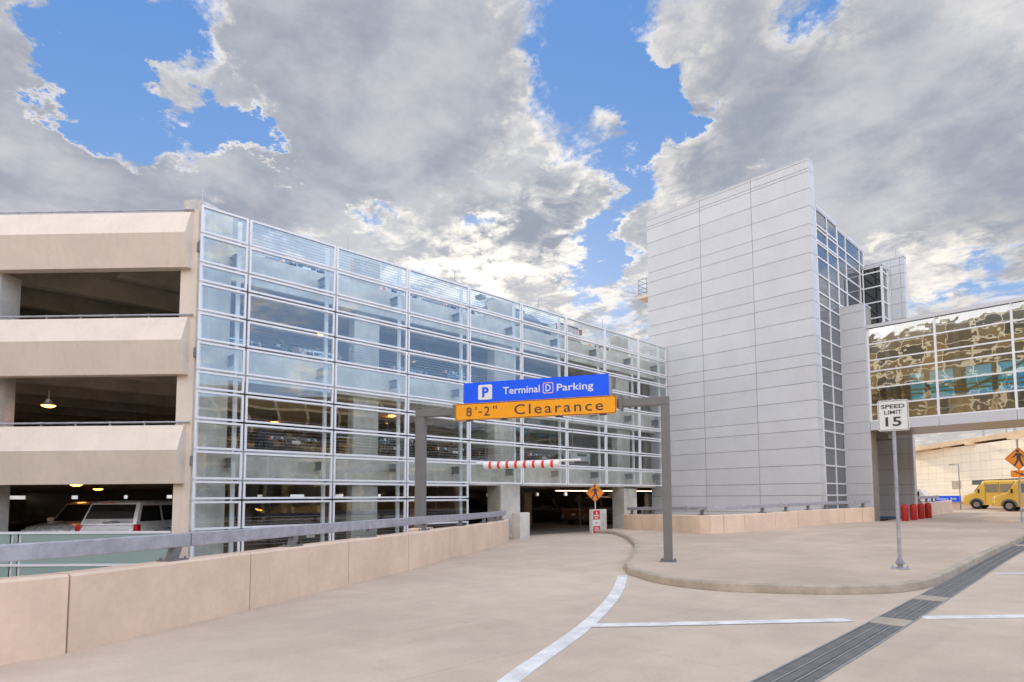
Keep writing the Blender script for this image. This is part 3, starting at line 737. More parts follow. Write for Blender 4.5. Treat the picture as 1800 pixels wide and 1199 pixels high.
bmx.build('beam', 'concrete_in', ga)
for x in (-30, -40, -50):
    for y in (-16, -7, 2, 11, 20, 29, 38):
        if y > 5.0+(x+21.5)*.92+1.5: MB().box(x-.35, x+.35, y-.35, y+.35, -.2, 9.2).build('inner_column', 'concrete_in', ga)
bb = MB()
for z in LV+[-.08]:
    for a, b in ((POLY[2], POLY[3]), (POLY[3], POLY[4]), (POLY[4], POLY[5]), (POLY[5], POLY[6])):
        bb.bar(a, b, .2, z-.7 if z > 0 else -.4, z+(3.04 if 0 < z < 9 else (2.0 if z < 0 else .3)), 0)
for a, b in ((POLY[2], POLY[3]), (POLY[3], POLY[4]), (POLY[4], POLY[5])):
    n_ = int((b-a).length/4.2); u_ = (b-a).normalized()
    for i in range(n_): bb.bar(a+u_*(i*4.2), a+u_*(i*4.2+random.uniform(2.6, 3.9)), .22, 1.0, 2.35, -.01)
    bb.bar(a, b, .23, 2.27, 3.09, -.015)
bb.build('rear_spandrel', 'concrete_in', ga)
# entry bay interior: wall beside the lane, ceiling edge, dark store room
m_ = MB(); m_.box(-23.2, -23.0, 16.25, 18.5, -.08, 2.2); m_.box(-23.0, -20.95, 16.2, 16.32, -.08, 2.2); m_.build('store_wall', 'door_brown', ga)
m_ = MB(); m_.box(-22.995, -22.97, 17.5, 17.55, .9, 1.3); m_.build('door_handle', 'steel', ga)
# lightning rods on the screen
for y in (5.82, 10.6, 15.4, 20.35, 25.2):
    m_ = MB(); m_.tube((GX-.04, y, 10.6), (GX-.04, y, 11.15), .011, 6); m_.tube((GX-.04, y, 10.65), (GX-.04, y, 10.72), .03, 8); m_.build('lightning_rod', 'steel', ga)

# bent concrete blocks beside the entry lane
m_ = MB(); m_.prism([(-19.40, 18.50), (-19.60, 19.28), (-20.1, 19.2), (-19.9, 18.45)], -.2, 1.06)
tag(m_.build('concrete_block', 'concrete', bevel=.02), 'upright grey concrete block at the left side of the garage entry', 'concrete block')
m_ = MB(); m_.prism([(-19.55, 23.55), (-19.75, 24.1), (-20.62, 26.0), (-21.2, 25.7), (-20.3, 23.4)], -.2, 1.06)
m_ = MB()
B1, B2, B3 = Vector((-19.72, 23.5)), Vector((-19.95, 24.0)), Vector((-20.05, 25.15))
m_.prism([(-19.60, 23.62), (-19.80, 25.02), (-19.99, 25.0), (-19.79, 23.60)], -.2, 1.10)
blk = tag(m_.build('concrete_block', 'concrete', bevel=.02), 'grey concrete block with red and white notices at the right side of the garage entry', 'concrete block')
# notices fixed to that block
ang = math.atan2(25.02-23.62, -19.80+19.60)
nb = thing('notice_board', 'small red, white and red notice stack on the concrete block at the garage entry', 'sign', (-19.60, 23.62, 0), ang)
def nbx(name, x0, x1, z0, z1, mat, y=-.014): 
    q = MB(); q.box(x0, x1, y, -.003, z0, z1); return q.build(name, mat, nb, local=True)
nbx('red_panel', .08, .70, .60, 1.04, 'sign_red'); nbx('white_panel', .08, .70, .28, .598, 'sign_white'); nbx('red_panel', .08, .70, -.06, .278, 'sign_red')
q = MB(); q.prism([(.33, -.018), (.45, -.018), (.45, -.0145), (.33, -.0145)], .88, .98); q.build('symbol', 'letter_white', nb, local=True)
q = MB(); random.seed(3)
for (z, xs) in ((.80, ((.14, .36), (.39, .64))), (.68, ((.21, .38), (.43, .55)))):
    for a, b in xs:
        x = a
        while x < b-.02: q.box(x, x+.026, -.018, -.0145, z-.035, z+.035); x += .037
q.build('lettering', 'letter_white', nb, local=True)
q = MB()
for z, a, b in ((.46, .2, .58), (.40, .24, .50)):
    x = a
    while x < b-.02: q.box(x, x+.02, -.018, -.0145, z-.016, z+.016); x += .034
q.build('lettering', 'letter_red', nb, local=True)
q = MB()
for z, a, b in ((.21, .2, .58), (.14, .17, .6), (.07, .17, .62), (.0, .28, .5)):
    x = a
    while x < b-.02: q.box(x, x+.018, -.018, -.0145, z-.02, z+.02); x += .03
q.build('lettering', 'letter_white', nb, local=True)

# ------------------------------------------------------------------ signs with the walking figure
def disc(cx, cz, r, n=16): return [(cx+r*math.cos(2*math.pi*i/n), cz+r*math.sin(2*math.pi*i/n)) for i in range(n)]
def flat(mb, pts, y0, y1):
    n = len(pts); ar = sum(pts[i][0]*pts[(i+1)%n][1]-pts[(i+1)%n][0]*pts[i][1] for i in range(n))
    if ar < 0: pts = pts[::-1]
    mb.add([(x, y0, z) for x, z in pts]+[(x, y1, z) for x, z in pts], [tuple(range(n)), tuple(range(2*n-1, n-1, -1))]+[(i, (i+1)%n, n+(i+1)%n, n+i) for i in range(n)])
WALK = [disc(-.02, .30, .055), [(-.07, .215), (.04, .225), (.075, .17), (.085, .0), (.05, -.03), (-.055, -.03), (-.06, .10)],
        [(-.07, .215), (-.06, .14), (-.13, .06), (-.215, .035), (-.225, .065), (-.155, .10), (-.11, .175)],
        [(.04, .225), (.115, .17), (.165, .10), (.16, .02), (.13, .02), (.125, .09), (.07, .15)],
        [(-.055, -.03), (.02, -.03), (-.04, -.16), (-.12, -.31), (-.18, -.29), (-.11, -.15)],
        [(.0, -.03), (.085, -.03), (.12, -.15), (.17, -.30), (.11, -.315), (.05, -.17)]]
def rounded(w, h, r, n=5):
    pts = []
    for cx, cz, a0 in ((w/2-r, h/2-r, 0), (-w/2+r, h/2-r, 90), (-w/2+r, -h/2+r, 180), (w/2-r, -h/2+r, 270)):
        for i in range(n+1):
            a = R(a0+90*i/n); pts.append((cx+r*math.cos(a), cz+r*math.sin(a)))
    return pts
def diamond_face(root, cz, diag, mat='sign_orange_dull', k_=1.0, flip=1):
    sq = rounded(diag/math.sqrt(2), diag/math.sqrt(2), .04)
    rot = [((x-z)*math.sqrt(.5), (x+z)*math.sqrt(.5)+cz) for x, z in sq]
    m_ = MB(); flat(m_, rot, -.006, 0.); f = m_.build('sign_face', mat, root, local=True)
    b1 = rounded(diag/math.sqrt(2)-.05, diag/math.sqrt(2)-.05, .03); b2 = rounded(diag/math.sqrt(2)-.08, diag/math.sqrt(2)-.08, .02)
    o_ = [((x-z)*math.sqrt(.5), -.0068, (x+z)*math.sqrt(.5)+cz) for x, z in b1]; i_ = [((x-z)*math.sqrt(.5), -.0068, (x+z)*math.sqrt(.5)+cz) for x, z in b2]
    m_ = MB(); m_.loft([o_, i_], caps=False); m_.build('border', 'letter_dark', f, local=True)
    m_ = MB()
    for pl_ in WALK: flat(m_, [(x*k_*flip, z*k_+cz) for x, z in pl_], -.0095, -.0065)
    m_.build('walking_figure', 'letter_dark', f, local=True)
ps = thing('pedestrian_sign', 'orange diamond walking person sign on the concrete block at the garage entry', 'road sign', (-19.95, 24.28, 1.10), R(40), 'orange pedestrian signs')
m_ = MB(); m_.tube((0, .02, 0), (0, .02, .62), .025, 8); m_.build('post', 'pvc_white', ps, local=True)
diamond_face(ps, .84, .96, k_=1.05)
ps = thing('pedestrian_sign', 'orange diamond walking person sign above an arrow plate, cut by the right frame edge', 'road sign', (-4.06, 36.46, isl(-4, 36.4)), R(20), 'orange pedestrian signs')
m_ = MB(); m_.tube((0, .04, .02), (0, .04, 3.9), .035, 10); m_.build('post', 'galv', ps, local=True, smooth=True)
m_ = MB(); m_.box(-.22, .22, -.12, .2, 0, .02); m_.tube((0, .04, .02), (0, .04, .22), .055, 10); m_.build('base_plate', 'galv', ps, local=True)
diamond_face(ps, 3.0, 1.10, k_=1.2)
m_ = MB(); flat(m_, [(x, z+2.28) for x, z in rounded(.66, .33, .04)], -.006, 0); f = m_.build('arrow_plate', 'sign_orange_dull', ps, local=True)
m_ = MB(); flat(m_, [(-.20, 2.40), (-.17, 2.42), (.06, 2.29), (.09, 2.335), (.20, 2.19), (.02, 2.20), (.045, 2.245), (-.185, 2.365)], -.0095, -.0065); m_.build('arrow', 'letter_dark', f, local=True)
# sign seen from behind / edge inside the garage
ps = thing('warning_sign', 'dull brown diamond sign on a leaning post in the dark garage entry', 'road sign', (-25.2, 29.1, -.085), R(38))
m_ = MB(); m_.tube((.06, .02, 0), (0, .02, 1.9), .03, 8); m_.build('post', 'steel', ps, local=True)
m_ = MB(); flat(m_, [(0, 1.32), (.27, 1.66), (0, 2.02), (-.27, 1.66)], -.006, 0); m_.build('sign_face', 'sign_brown', ps, local=True)

# ------------------------------------------------------------------ speed limit sign
sp = thing('speed_limit_sign', 'white speed limit 15 sign on a round grey steel post at the kerb island', 'road sign', (-3.73, 14.63, .15), R(14.3))
m_ = MB(); m_.tube((0, .045, .10), (0, .045, 3.62), .038, 14); m_.build('post', 'galv', sp, local=True, smooth=True)
m_ = MB(); m_.box(-.17, .17, -.11, .2, 0.001, .018); m_.build('base_plate', 'galv', sp, local=True, bevel=.004)
m_ = MB(); m_.tube((0, .045, .018), (0, .045, .11), .05, 12); m_.tube((0, .045, .11), (0, .045, .135), .10, 12); m_.tube((0, .045, .135), (0, .045, .22), .056, 12)
for a in range(4): m_.tube((.085*math.cos(a*1.57+.7), .045+.085*math.sin(a*1.57+.7), .085), (.085*math.cos(a*1.57+.7), .045+.085*math.sin(a*1.57+.7), .165), .013, 6)
m_.build('collar', 'galv', sp, local=True)
for x, y in ((-.14, -.085), (.14, -.085), (.14, .175), (-.14, .175)):
    m_ = MB(); m_.tube((x, y, .018), (x, y, .062), .010, 6); m_.tube((x, y, .018), (x, y, .034), .018, 6); m_.build('bolt', 'galv', sp, local=True)
cz, wS, hS = 3.265, .585, .665
m_ = MB(); flat(m_, [(x, z+cz) for x, z in rounded(wS, hS, .04)], -.006, 0); face = m_.build('sign_face', 'sign_white', sp, local=True)
m_ = MB()
m_.loft([[(x, -.0068, z+cz) for x, z in rounded(wS-.03, hS-.03, .032)], [(x, -.0068, z+cz) for x, z in rounded(wS-.05, hS-.05, .024)]], caps=False); m_.build('border', 'letter_dark', face, local=True)
text('lettering', 'SPEED', .1, 'letter_dark', face, (0, -.008, cz+.195), width=.44, height=.088, bold=.002)
text('lettering', 'LIMIT', .1, 'letter_dark', face, (0, -.008, cz+.068), width=.33, height=.085, bold=.0008)
text('lettering', '15', .3, 'letter_dark', face, (0, -.008, cz-.135), width=.30, height=.20, bold=.006)
for z in (.305, -.285):
    m_ = MB(); m_.tube((0, -.012, cz+z), (0, .01, cz+z), .009, 8); m_.build('bolt', 'galv', sp, local=True)

# ------------------------------------------------------------------ clearance gantry
gn = thing('sign_gantry', 'grey square-tube height gantry carrying the parking and clearance signs over the lane', 'gantry', (-8.269, 12.807, .15), math.atan2(.447, .895))
Z0 = -.15     # local z of the road datum
m_ = MB(); m_.box(-.10, .10, -.10, .10, .02, 3.80); m_.build('post', 'gantry_grey', gn, local=True, bevel=.008)
m_ = MB(); m_.box(-6.83, -6.57, -.10, .10, .905+Z0, 3.80); m_.build('post', 'gantry_grey', gn, local=True, bevel=.008)
m_ = MB(); m_.box(-6.83, .10, -.10, .10, 3.803, 4.005); m_.build('crossbeam', 'gantry_grey', gn, local=True, bevel=.008)
m_ = MB(); m_.box(-.19, .19, -.17, .17, 0.002, .02)
for x in (-.15, .15):
    for y in (-.13, .13): m_.tube((x, y, .02), (x, y, .075), .014, 6); m_.tube((x, y, .02), (x, y, .04), .024, 6)
m_.build('base_plate', 'gantry_grey', gn, local=True)
for x in (-1.08, -5.62):
    m_ = MB(); m_.box(x-.03, x+.03, -.16, .14, 3.72, 4.09)
    for z in (3.76, 4.05): m_.tube((x-.06, -.13, z), (x+.06, -.13, z), .02, 6)
    m_.build('flange', 'gantry_grey', gn, local=True)
# blue cabinet sign
bs = thing('parking_sign', 'blue sign reading Terminal D Parking with a white P, on top of the gantry', 'sign', (-8.269, 12.807, .15), math.atan2(.447, .895))
m_ = MB(); m_.box(-5.36, -1.33, -.13, .12, 4.10+.01, 4.60); m_.build('cabinet', 'steel', bs, local=True, bevel=.01)
m_ = MB(); m_.box(-5.33, -1.37, -.155, -.131, 4.095, 4.645); fc = m_.build('sign_face', 'sign_blue', bs, local=True)
bs_y = -.158; zc_ = 4.375
m_ = MB(); flat(m_, [(x-4.71, z+zc_-.005) for x, z in rounded(.40, .40, .04)], -.1585, -.1555); m_.build('symbol_plate', 'letter_white', fc, local=True)
text('lettering', 'P', .3, 'sign_blue', fc, (-4.70, -.161, zc_-.005), width=.19, height=.27, bold=.012)
text('lettering', 'Terminal', .2, 'letter_white', fc, (-3.69, -.158, zc_+.0), width=1.02, height=.19, bold=.002)
text('lettering', 'D', .2, 'letter_white', fc, (-2.955, -.158, zc_+.005), width=.14, height=.18, bold=.002)
m_ = MB(); m_.loft([[(x-2.955, -.1565, z+zc_+.005) for x, z in rounded(.29, .29, .05)], [(x-2.955, -.1565, z+zc_+.005) for x, z in rounded(.265, .265, .045)]], caps=False); m_.build('letter_frame', 'sign_orange', fc, local=True)
m_ = MB(); m_.loft([[(x-2.955, -.1565, z+zc_+.005) for x, z in rounded(.262, .262, .04)], [(x-2.955, -.1565, z+zc_+.005) for x, z in rounded(.245, .245, .04)]], caps=False); m_.build('letter_frame', 'letter_white', fc, local=True)
text('lettering', 'Parking', .2, 'letter_white', fc, (-2.24, -.158, zc_-.03), width=.96, height=.245, bold=.002)
# orange clearance sign
cs = thing('clearance_sign', 'orange sign reading 8 foot 2 inch Clearance below the blue sign', 'sign', (-8.269, 12.807, .15), math.atan2(.447, .895))
oc = 3.855
m_ = MB(); flat(m_, [(x-3.368, z+oc) for x, z in rounded(4.39, .46, .06)], -.20, -.175); of = m_.build('sign_face', 'sign_orange', cs, local=True)
m_ = MB(); m_.loft([[(x-3.368, -.2008, z+oc) for x, z in rounded(4.37, .44, .055)], [(x-3.368, -.2008, z+oc) for x, z in rounded(4.335, .405, .045)]], caps=False); m_.build('border', 'letter_dark', of, local=True)
def ctext(s, xc, w, h, dz_=0.): text('lettering', s, .3, 'letter_dark', of, (xc, -.203, oc+dz_), width=w, height=h, bold=.001, spacing=1.25)
ctext("8", -5.155, .16, .245); ctext("'", -4.955, .03, .085, .085); ctext("-", -4.83, .10, .03, -.02); ctext("2", -4.64, .165, .245); ctext('"', -4.41, .11, .085, .085)
ctext("Clearance", -2.685, 2.36, .265)
m_ = MB()
for x in (-4.22, -4.10, -2.72, -2.60): 
    for z in (.20, -.20): m_.tube((x, -.206, oc+z), (x, -.198, oc+z), .012, 8)
for x in (-5.35, -1.62, -1.50):
    for z in (.15, -.15): m_.tube((x, -.206, oc+z), (x, -.198, oc+z), .010, 8)
m_.build('rivet', 'letter_white', of, local=True)
for x in (-5.15, -4.16, -2.66, -1.52): MB().box(x-.09, x+.09, -.21, -.10, oc-.25, oc-.225).build('clamp', 'trim_black', cs, local=True)
m_ = MB()
for x in (-5.15, -4.16, -2.66, -1.52): m_.box(x-.03, x+.03, -.174, -.101, oc-.22, oc+.22)
m_.build('strut', 'steel', cs, local=True)
# hanging clearance bar
cb = thing('clearance_bar', 'white plastic pipe with eight red bands hanging on wires under the gantry', 'clearance bar', (-8.269, 12.807, .15), math.atan2(.447, .895))
xb0, xb1, zb, rb_ = -4.79, -2.70, 2.575+Z0, .098
m_ = MB(); m_.tube((xb0, 0, zb), (xb1, 0, zb), rb_, 22); m_.build('pipe', 'pvc_white', cb, local=True, smooth=True)
m_ = MB(); m_.tube((xb0-.24, 0, zb+.055), (xb1+.55, 0, zb+.085), .034, 10); m_.build('carrier_pipe', 'pvc_white', cb, local=True, smooth=True)
for f in (.0875, .2025, .3175, .434, .551, .667, .7875, .906):
    m_ = MB(); x = xb0+f*(xb1-xb0); m_.tube((x-.036, 0, zb), (x+.036, 0, zb), rb_+.002, 22); m_.build('red_band', 'tape_red', cb, local=True, smooth=True)
for x in (-4.756, -2.359):
    m_ = MB(); m_.tube((x, 0, zb+.09), (x, 0, 3.81), .006, 5); m_.build('wire', 'cable', cb, local=True)

# ------------------------------------------------------------------ white tower
tw = thing('tower', 'tall windowless tower clad in pale grey metal panels with a glass side', 'tower', (-11.35, 31.3, 0))
TZ = 19.03
rowz = [TZ, TZ-.12]
zz = 10.68-3.27*3
grid = []
base_rows = [10.68, 9.78, 8.87, 8.27]
for n_ in range(-4, 4):
    for b in base_rows: grid.append(round(b+3.27*n_, 3))
grid = sorted([round(z if z < 10.7 else 10.68+(z-10.68)*1.032, 3) for z in grid]); grid = [z for z in grid if z < 18.4]
# panel grid line heights (front): cap, then rows
edges_z = [-3.0]+[z for z in grid if z > -2.5 and z < 18.55]+[18.49, 18.9, TZ]
edges_z = sorted(set(edges_z))
cols_x = [-21.3, -17.6, -14.46, -11.35]
pn = MB()
for i in range(3):
    for j in range(len(edges_z)-1):
        z0, z1 = edges_z[j], edges_z[j+1]
        if z1-z0 < .05: continue
        pn.box(cols_x[i]+.012, cols_x[i+1]-(.012 if i < 2 else 0), 31.30, 31.33, z0+.011, z1-.011)
for j in range(len(edges_z)-1):
    z0, z1 = edges_z[j], edges_z[j+1]
    if z1-z0 < .05: continue
    for a, b in ((31.3305, 31.62), (31.632, 32.0)): pn.box(-11.385, -11.35, a, b, z0+.011, z1-.011)
pn.build('cladding_panel', 'panel_white', tw)
m_ = MB(); m_.box(-21.28, -11.39, 31.335, 31.98, -3, TZ-.02); m_.build('wall', 'panel_joint', tw)
m_ = MB(); m_.box(-21.3, -11.34, 31.29, 32.0, TZ-.011, TZ+.02); m_.build('coping', 'panel_white', tw)
for x, y in ((-20.67, 31.4), (-16.17, 31.4), (-11.75, 31.4)):
    m_ = MB(); m_.tube((x, y, TZ), (x, y, TZ+.5), .012, 6); m_.build('lightning_rod', 'steel', tw)
def glazed_side(parent, name, X, y0, y1, z0, z1, muls, gl='tower_glass', grid_=None, axis='x', w=.07, dpt=.05, frame='white_frame'):
    """a glazed wall in the plane x=X (facing +x) or, axis='y', in the plane y=X (facing -y) with a frame grid proud of it"""
    zs_ = sorted([z0]+[z for z in (grid_ or grid) if z0+.25 < z < z1-.25]+[z1])
    f = MB()
    def B(mb, a, b, c, e, d0, d1):
        if axis == 'x': mb.box(X+d0, X+d1, a, b, c, e)
        else: mb.box(a, b, X-d1, X-d0, c, e)
    vs_ = [y0]+muls+[y1]
    for v in vs_: B(f, v-w/2, v+w/2, z0, z1, .0005, dpt)
    for z in zs_:
        for a, b in zip(vs_[:-1], vs_[1:]): B(f, a+w/2+.0005, b-w/2-.0005, z-w/2, z+w/2, .001, dpt-.004)
    fo = f.build(name, frame, parent)
    p = MB()
    for a, b in zip(vs_[:-1], vs_[1:]):
        for c, e in zip(zs_[:-1], zs_[1:]):
            B(p, a+w/2, b-w/2, c+w/2, e-w/2, -.02, -.005)
    p.build('pane', gl, fo)
    return fo
tg = [z for z in grid]
glazed_side(tw, 'glass_wall', -11.37, 32.04, 35.10, -1.0, 16.62, [33.6], grid_=tg+[15.77, 14.8])
m_ = MB(); m_.box(-21.2, -11.40, 32.02, 39.65, -3, 16.44); m_.build('core', 'panel_joint', tw)
m_ = MB(); m_.box(-12.5, -11.30, 32.0, 35.14, 16.63, 16.80); m_.build('coping', 'panel_white', tw)
glazed_side(tw, 'glass_wall', -11.37, 35.16, 39.7, 5.0, 16.45, [36.5, 38.9], grid_=tg)
m_ = MB(); m_.box(-12.5, -11.30, 35.145, 39.75, 16.46, 16.60); m_.build('coping', 'panel_white', tw)
m_ = MB()      # projecting white block
for j in range(len(grid)-1):
    z0, z1 = grid[j], min(grid[j+1], 11.95)
    if z0 > 11.9 or z1 < -2: continue
    m_.box(-11.34, -10.12, 35.05, 35.28, z0+.011, z1-.011)
    m_.box(-10.119, -10.095, 35.06, 35.29, z0+.011, z1-.011)
m_.build('cladding_panel', 'panel_white', tw)
m_ = MB(); m_.box(-11.345, -10.125, 35.07, 36.3, -1, 11.93); m_.build('wall', 'panel_joint', tw)
m_ = MB(); m_.box(-11.35, -10.09, 35.04, 36.3, 11.935, 11.99); m_.build('coping', 'panel_white', tw)
# balcony at the far left corner
m_ = MB(); m_.box(-23.2, -21.305, 32.9, 34.3, 14.72, 14.92); m_.build('balcony_slab', 'precast', tw)
m_ = MB()
for x in (-23.15, -22.5, -21.9):
    m_.tube((x, 32.95, 14.92), (x, 32.95, 16.0), .03, 6)
m_.tube((-23.15, 34.2, 14.92), (-23.15, 34.2, 16.0), .03, 6)
for z in (16.0, 15.65, 15.35, 15.1): m_.tube((-23.15, 32.95, z), (-21.3, 32.95, z), .022, 6); m_.tube((-23.15, 32.95, z), (-23.15, 34.2, z), .022, 6)
m_.build('railing', 'steel', tw)

# ------------------------------------------------------------------ second, lower stair tower behind the bridge
t2 = thing('stair_tower', 'narrow stair tower with dark glazing and a white fin wall behind the footbridge', 'tower', (-10, 40.6, 0))
pn = MB()
g2 = [z for z in grid if z < 15.5]+[15.45, 15.9]
for j in range(len(g2)-1):
    z0, z1 = g2[j], g2[j+1]
    if z1 < 0 or z1-z0 < .05: continue
    z0 = max(z0, -.2)
    pn.box(-10.12, -9.62, 40.60, 40.63, z0+.011, z1-.011)
    pn.box(-10.29, -10.13, 40.60, 40.63, z0+.011, z1-.011)
    pn.box(-9.605, -9.42, 40.60, 40.63, z0+.011, z1-.011)
    if z1 < 5.6 or z0 > 15.0: pn.box(-11.34, -10.30, 40.60, 40.63, z0+.011, z1-.011)
    pn.box(-9.42, -9.395, 40.631, 41.1, z0+.011, z1-.011)
pn.build('cladding_panel', 'panel_white', t2)
m_ = MB(); m_.box(-12.4, -9.425, 40.635, 41.08, -.2, 15.9); m_.build('wall', 'panel_joint', t2)
m_ = MB(); m_.box(-11.7, -9.38, 40.585, 41.1, 15.905, 16.02); m_.build('coping', 'panel_white', t2)
m_ = MB(); m_.tube((-9.85, 40.8, 16.0), (-9.85, 40.8, 16.5), .012, 6); m_.build('lightning_rod', 'steel', t2)
glazed_side(t2, 'glass_wall', 39.35, -11.30, -10.32, 10.8, 15.25, [], gl='black_glass', axis='y', grid_=tg)
glazed_side(t2, 'glass_wall', -10.30, 39.42, 40.56, 10.8, 15.25, [40.35], gl='tower_glass', grid_=tg)
m_ = MB(); m_.box(-12.4, -10.34, 39.38, 40.58, 5, 15.22); m_.build('core', 'panel_joint', t2)
m_ = MB(); m_.box(-11.36, -10.22, 39.28, 40.6, 15.29, 15.42); m_.build('coping', 'panel_white', t2)
# entrance under the bridge
glazed_side(t2, 'glass_wall', -11.36, 36.4, 40.55, .35, 5.08, [37.7, 39.1], gl='black_glass', grid_=[4.1, 3.2, 2.3, 1.2])
m_ = MB(); m_.box(-11.31, -11.25, 37.4, 38.7, .42, 2.5); dr_ = m_.build('door', 'gantry_grey', t2)
m_ = MB(); m_.box(-11.246, -11.2, 38.5, 38.55, 1.1, 1.6); m_.build('handle', 'chrome', dr_)
m_ = MB(); m_.box(-11.1, -9.7, 37.2, 40.4, 0, .02)
o = MB(); o.add([(-11.1, 37.4, isl(-11, 37.4)+.006), (-9.9, 37.4, isl(-11, 37.4)+.006), (-9.9, 40.3, isl(-11, 40.3)+.006), (-11.1, 40.3, isl(-11, 40.3)+.006)], [(0, 1, 2, 3)])
tag(MB().box(-11.1, -9.8, 37.4, 40.3, isl(-11, 38)+.003, isl(-11, 40.3)+.02).build('door_mat', 'mat_blue'), 'blue mat at the foot of the dark glass entrance under the bridge', 'mat')

# ------------------------------------------------------------------ footbridge
br = thing('footbridge', 'glazed footbridge leaving the tower over the pavement to the right', 'footbridge', (-10.1, 35.3, 5.13))
BX0, BX1 = -10.09, 27.0
muls = [-10.05]+[-6.96+3.09*i for i in range(0, 11)]
f = MB()
for x in muls: f.box(x-.05, x+.05, 35.27, 35.36, 5.60, 10.60)
BZ = [5.64, 6.48, 7.375, 8.27, 8.87, 9.74]
for z in BZ:
    for a, b in zip(muls[:-1], muls[1:]): f.box(a+.0505, b-.0505, 35.272, 35.35, z-.035, z+.035)
bf = f.build('glass_wall', 'white_frame', br)
zz = BZ+[10.60]
for i in range(min(len(muls)-1, 6)):
    for z0, z1 in zip(zz[:-1], zz[1:]):
        p = MB(); tx = random.uniform(-.004, .004); p.hexa([(muls[i]+.05, 35.31+tx, z0+.035), (muls[i+1]-.05, 35.31-tx, z0+.035), (muls[i+1]-.05, 35.31-tx, z1-.035), (muls[i]+.05, 35.31+tx, z1-.035)],
               [(muls[i]+.05, 35.318+tx, z0+.035), (muls[i+1]-.05, 35.318-tx, z0+.035), (muls[i+1]-.05, 35.318-tx, z1-.035), (muls[i]+.05, 35.318+tx, z1-.035)])
        p.build('pane', 'bridge_glass', bf)
p = MB()
for i in range(6, len(muls)-1): p.box(muls[i]+.05, muls[i+1]-.05, 35.31, 35.32, 5.62, 10.58)
p.build('pane', 'bridge_glass', bf)
m_ = MB(); m_.box(BX0, BX1, 35.20, 39.5, 10.605, 10.78); m_.build('roof', 'panel_white', br)
m_ = MB()
xs_ = [BX0]+muls[1:]
for a, b in zip(xs_[:-1], xs_[1:]): m_.box(a+.008, b-.008, 35.25, 35.45, 5.14, 5.595)
m_.build('fascia', 'panel_white', br)
m_ = MB(); m_.box(BX0, BX1, 35.455, 39.45, 5.30, 5.58); m_.build('deck', 'concrete_in', br)
m_ = MB(); y = 35.46
while y < 39.4:
    m_.box(BX0, BX1, y, y+.19, 5.15, 5.29); y += .215
m_.build('soffit', 'soffit', br)
m_ = MB(); m_.box(BX0, BX1, 39.36, 39.5, 5.14, 7.05); m_.box(BX0, BX1, 39.36, 39.5, 8.62, 10.6)
for x in [-9.8+3.09*i*.5 for i in range(24)]: m_.box(x-.12 if int(round((x+9.8)/1.545)) % 2 else x-.28, x+.12 if int(round((x+9.8)/1.545)) % 2 else x+.28, 39.361, 39.49, 7.05, 8.62)
m_.box(BX0, -9.1, 39.362, 39.488, 7.051, 8.619)
m_.build('back_wall', 'concrete_in', br)
m_ = MB(); m_.box(BX0, BX1, 39.42, 39.43, 7.05, 8.62); m_.build('back_pane', 'bridge_back_glass', br)
m_ = MB()
for i, x in enumerate([-9.8+3.09*i for i in range(12)]):
    if i % 2 == 0: m_.beam((x, 39.0, 8.5), (x+3.09, 39.0, 7.6), .12, .12)
    else: m_.beam((x, 39.0, 7.1), (x+3.09, 39.0, 8.55), .12, .12)
    m_.box(x-.12, x+.12, 38.9, 39.1, 5.6, 10.6)
m_.build('truss', 'concrete', br)
m_ = MB()
for z in (7.30, 7.08): m_.tube((-9.8, 37.0, z), (BX1, 37.0, z), .035, 8)
m_.build('handrail', 'yellow_rail', br)
m_ = MB(); m_.lathe([(1.5, 10.78), (1.45, 11.1), (1.0, 11.35), (.4, 11.45), (.02, 11.47)], 24, (-4.7, 37.5)); m_.build('roof_dome', 'panel_white', br, smooth=True)

# ------------------------------------------------------------------ red bollards
b0 = None
for i, ((x, y), lb) in enumerate(zip(((-8.72, 35.5), (-8.62, 36.75), (-8.62, 38.3), (-8.52, 39.4)), ('leftmost and largest looking of the four red bollards, next to the sign post', 'second red bollard from the sign post', 'third red bollard from the sign post', 'rightmost of the four red bollards, farthest from the sign post'))):
    if b0 is None:
        b0 = thing('bollard', lb, 'bollard', (x, y, isl(x, y)), 0, 'red bollards at the tower entrance')
        m_ = MB(); m_.lathe([(.16, 0), (.165, .02), (.165, .74), (.145, .80), (.09, .845), (.0, .86)], 20); m_.build('post', 'bollard_red', b0, local=True, smooth=True)
        m_ = MB(); m_.tube((.0, 0, .7), (0, 0, .745), .1665, 20, cap=False); m_.build('reflective_band', 'tape_red', b0, local=True, smooth=True)
    else: dup(b0, (x, y, isl(x, y)), 0, lb)

# ------------------------------------------------------------------ frosted guard fence at the left
fe = thing('glass_fence', 'frosted green glass guard fence behind the left guard rail', 'fence', (*lf(.3, .7), 0))
m_ = MB(); FO = .62
for z in (.80, -.12): m_.bar(lf(.15, FO), lf(18, FO), .05, z-.035, z+.035)
m_.build('rail', 'white_frame', fe)
for s in (4.55, 4.78, 9.2, 9.43, 13.8, 14.03):
    m_ = MB(); m_.bar(lf(s-.035, FO), lf(s+.035, FO), -.05, -1.3, .76, -.001); m_.build('post', 'white_frame', fe)
for a, b in ((.17, 4.5), (4.6, 4.73), (4.83, 9.15), (9.25, 9.38), (9.48, 13.75), (14.1, 18)):
    for z0, z1 in ((-.08, .76), (-1.2, -.16)):
        m_ = MB(); m_.bar(lf(a, FO), lf(b, FO), .012, z0, z1, .02); m_.build('pane', 'frosted', fe)

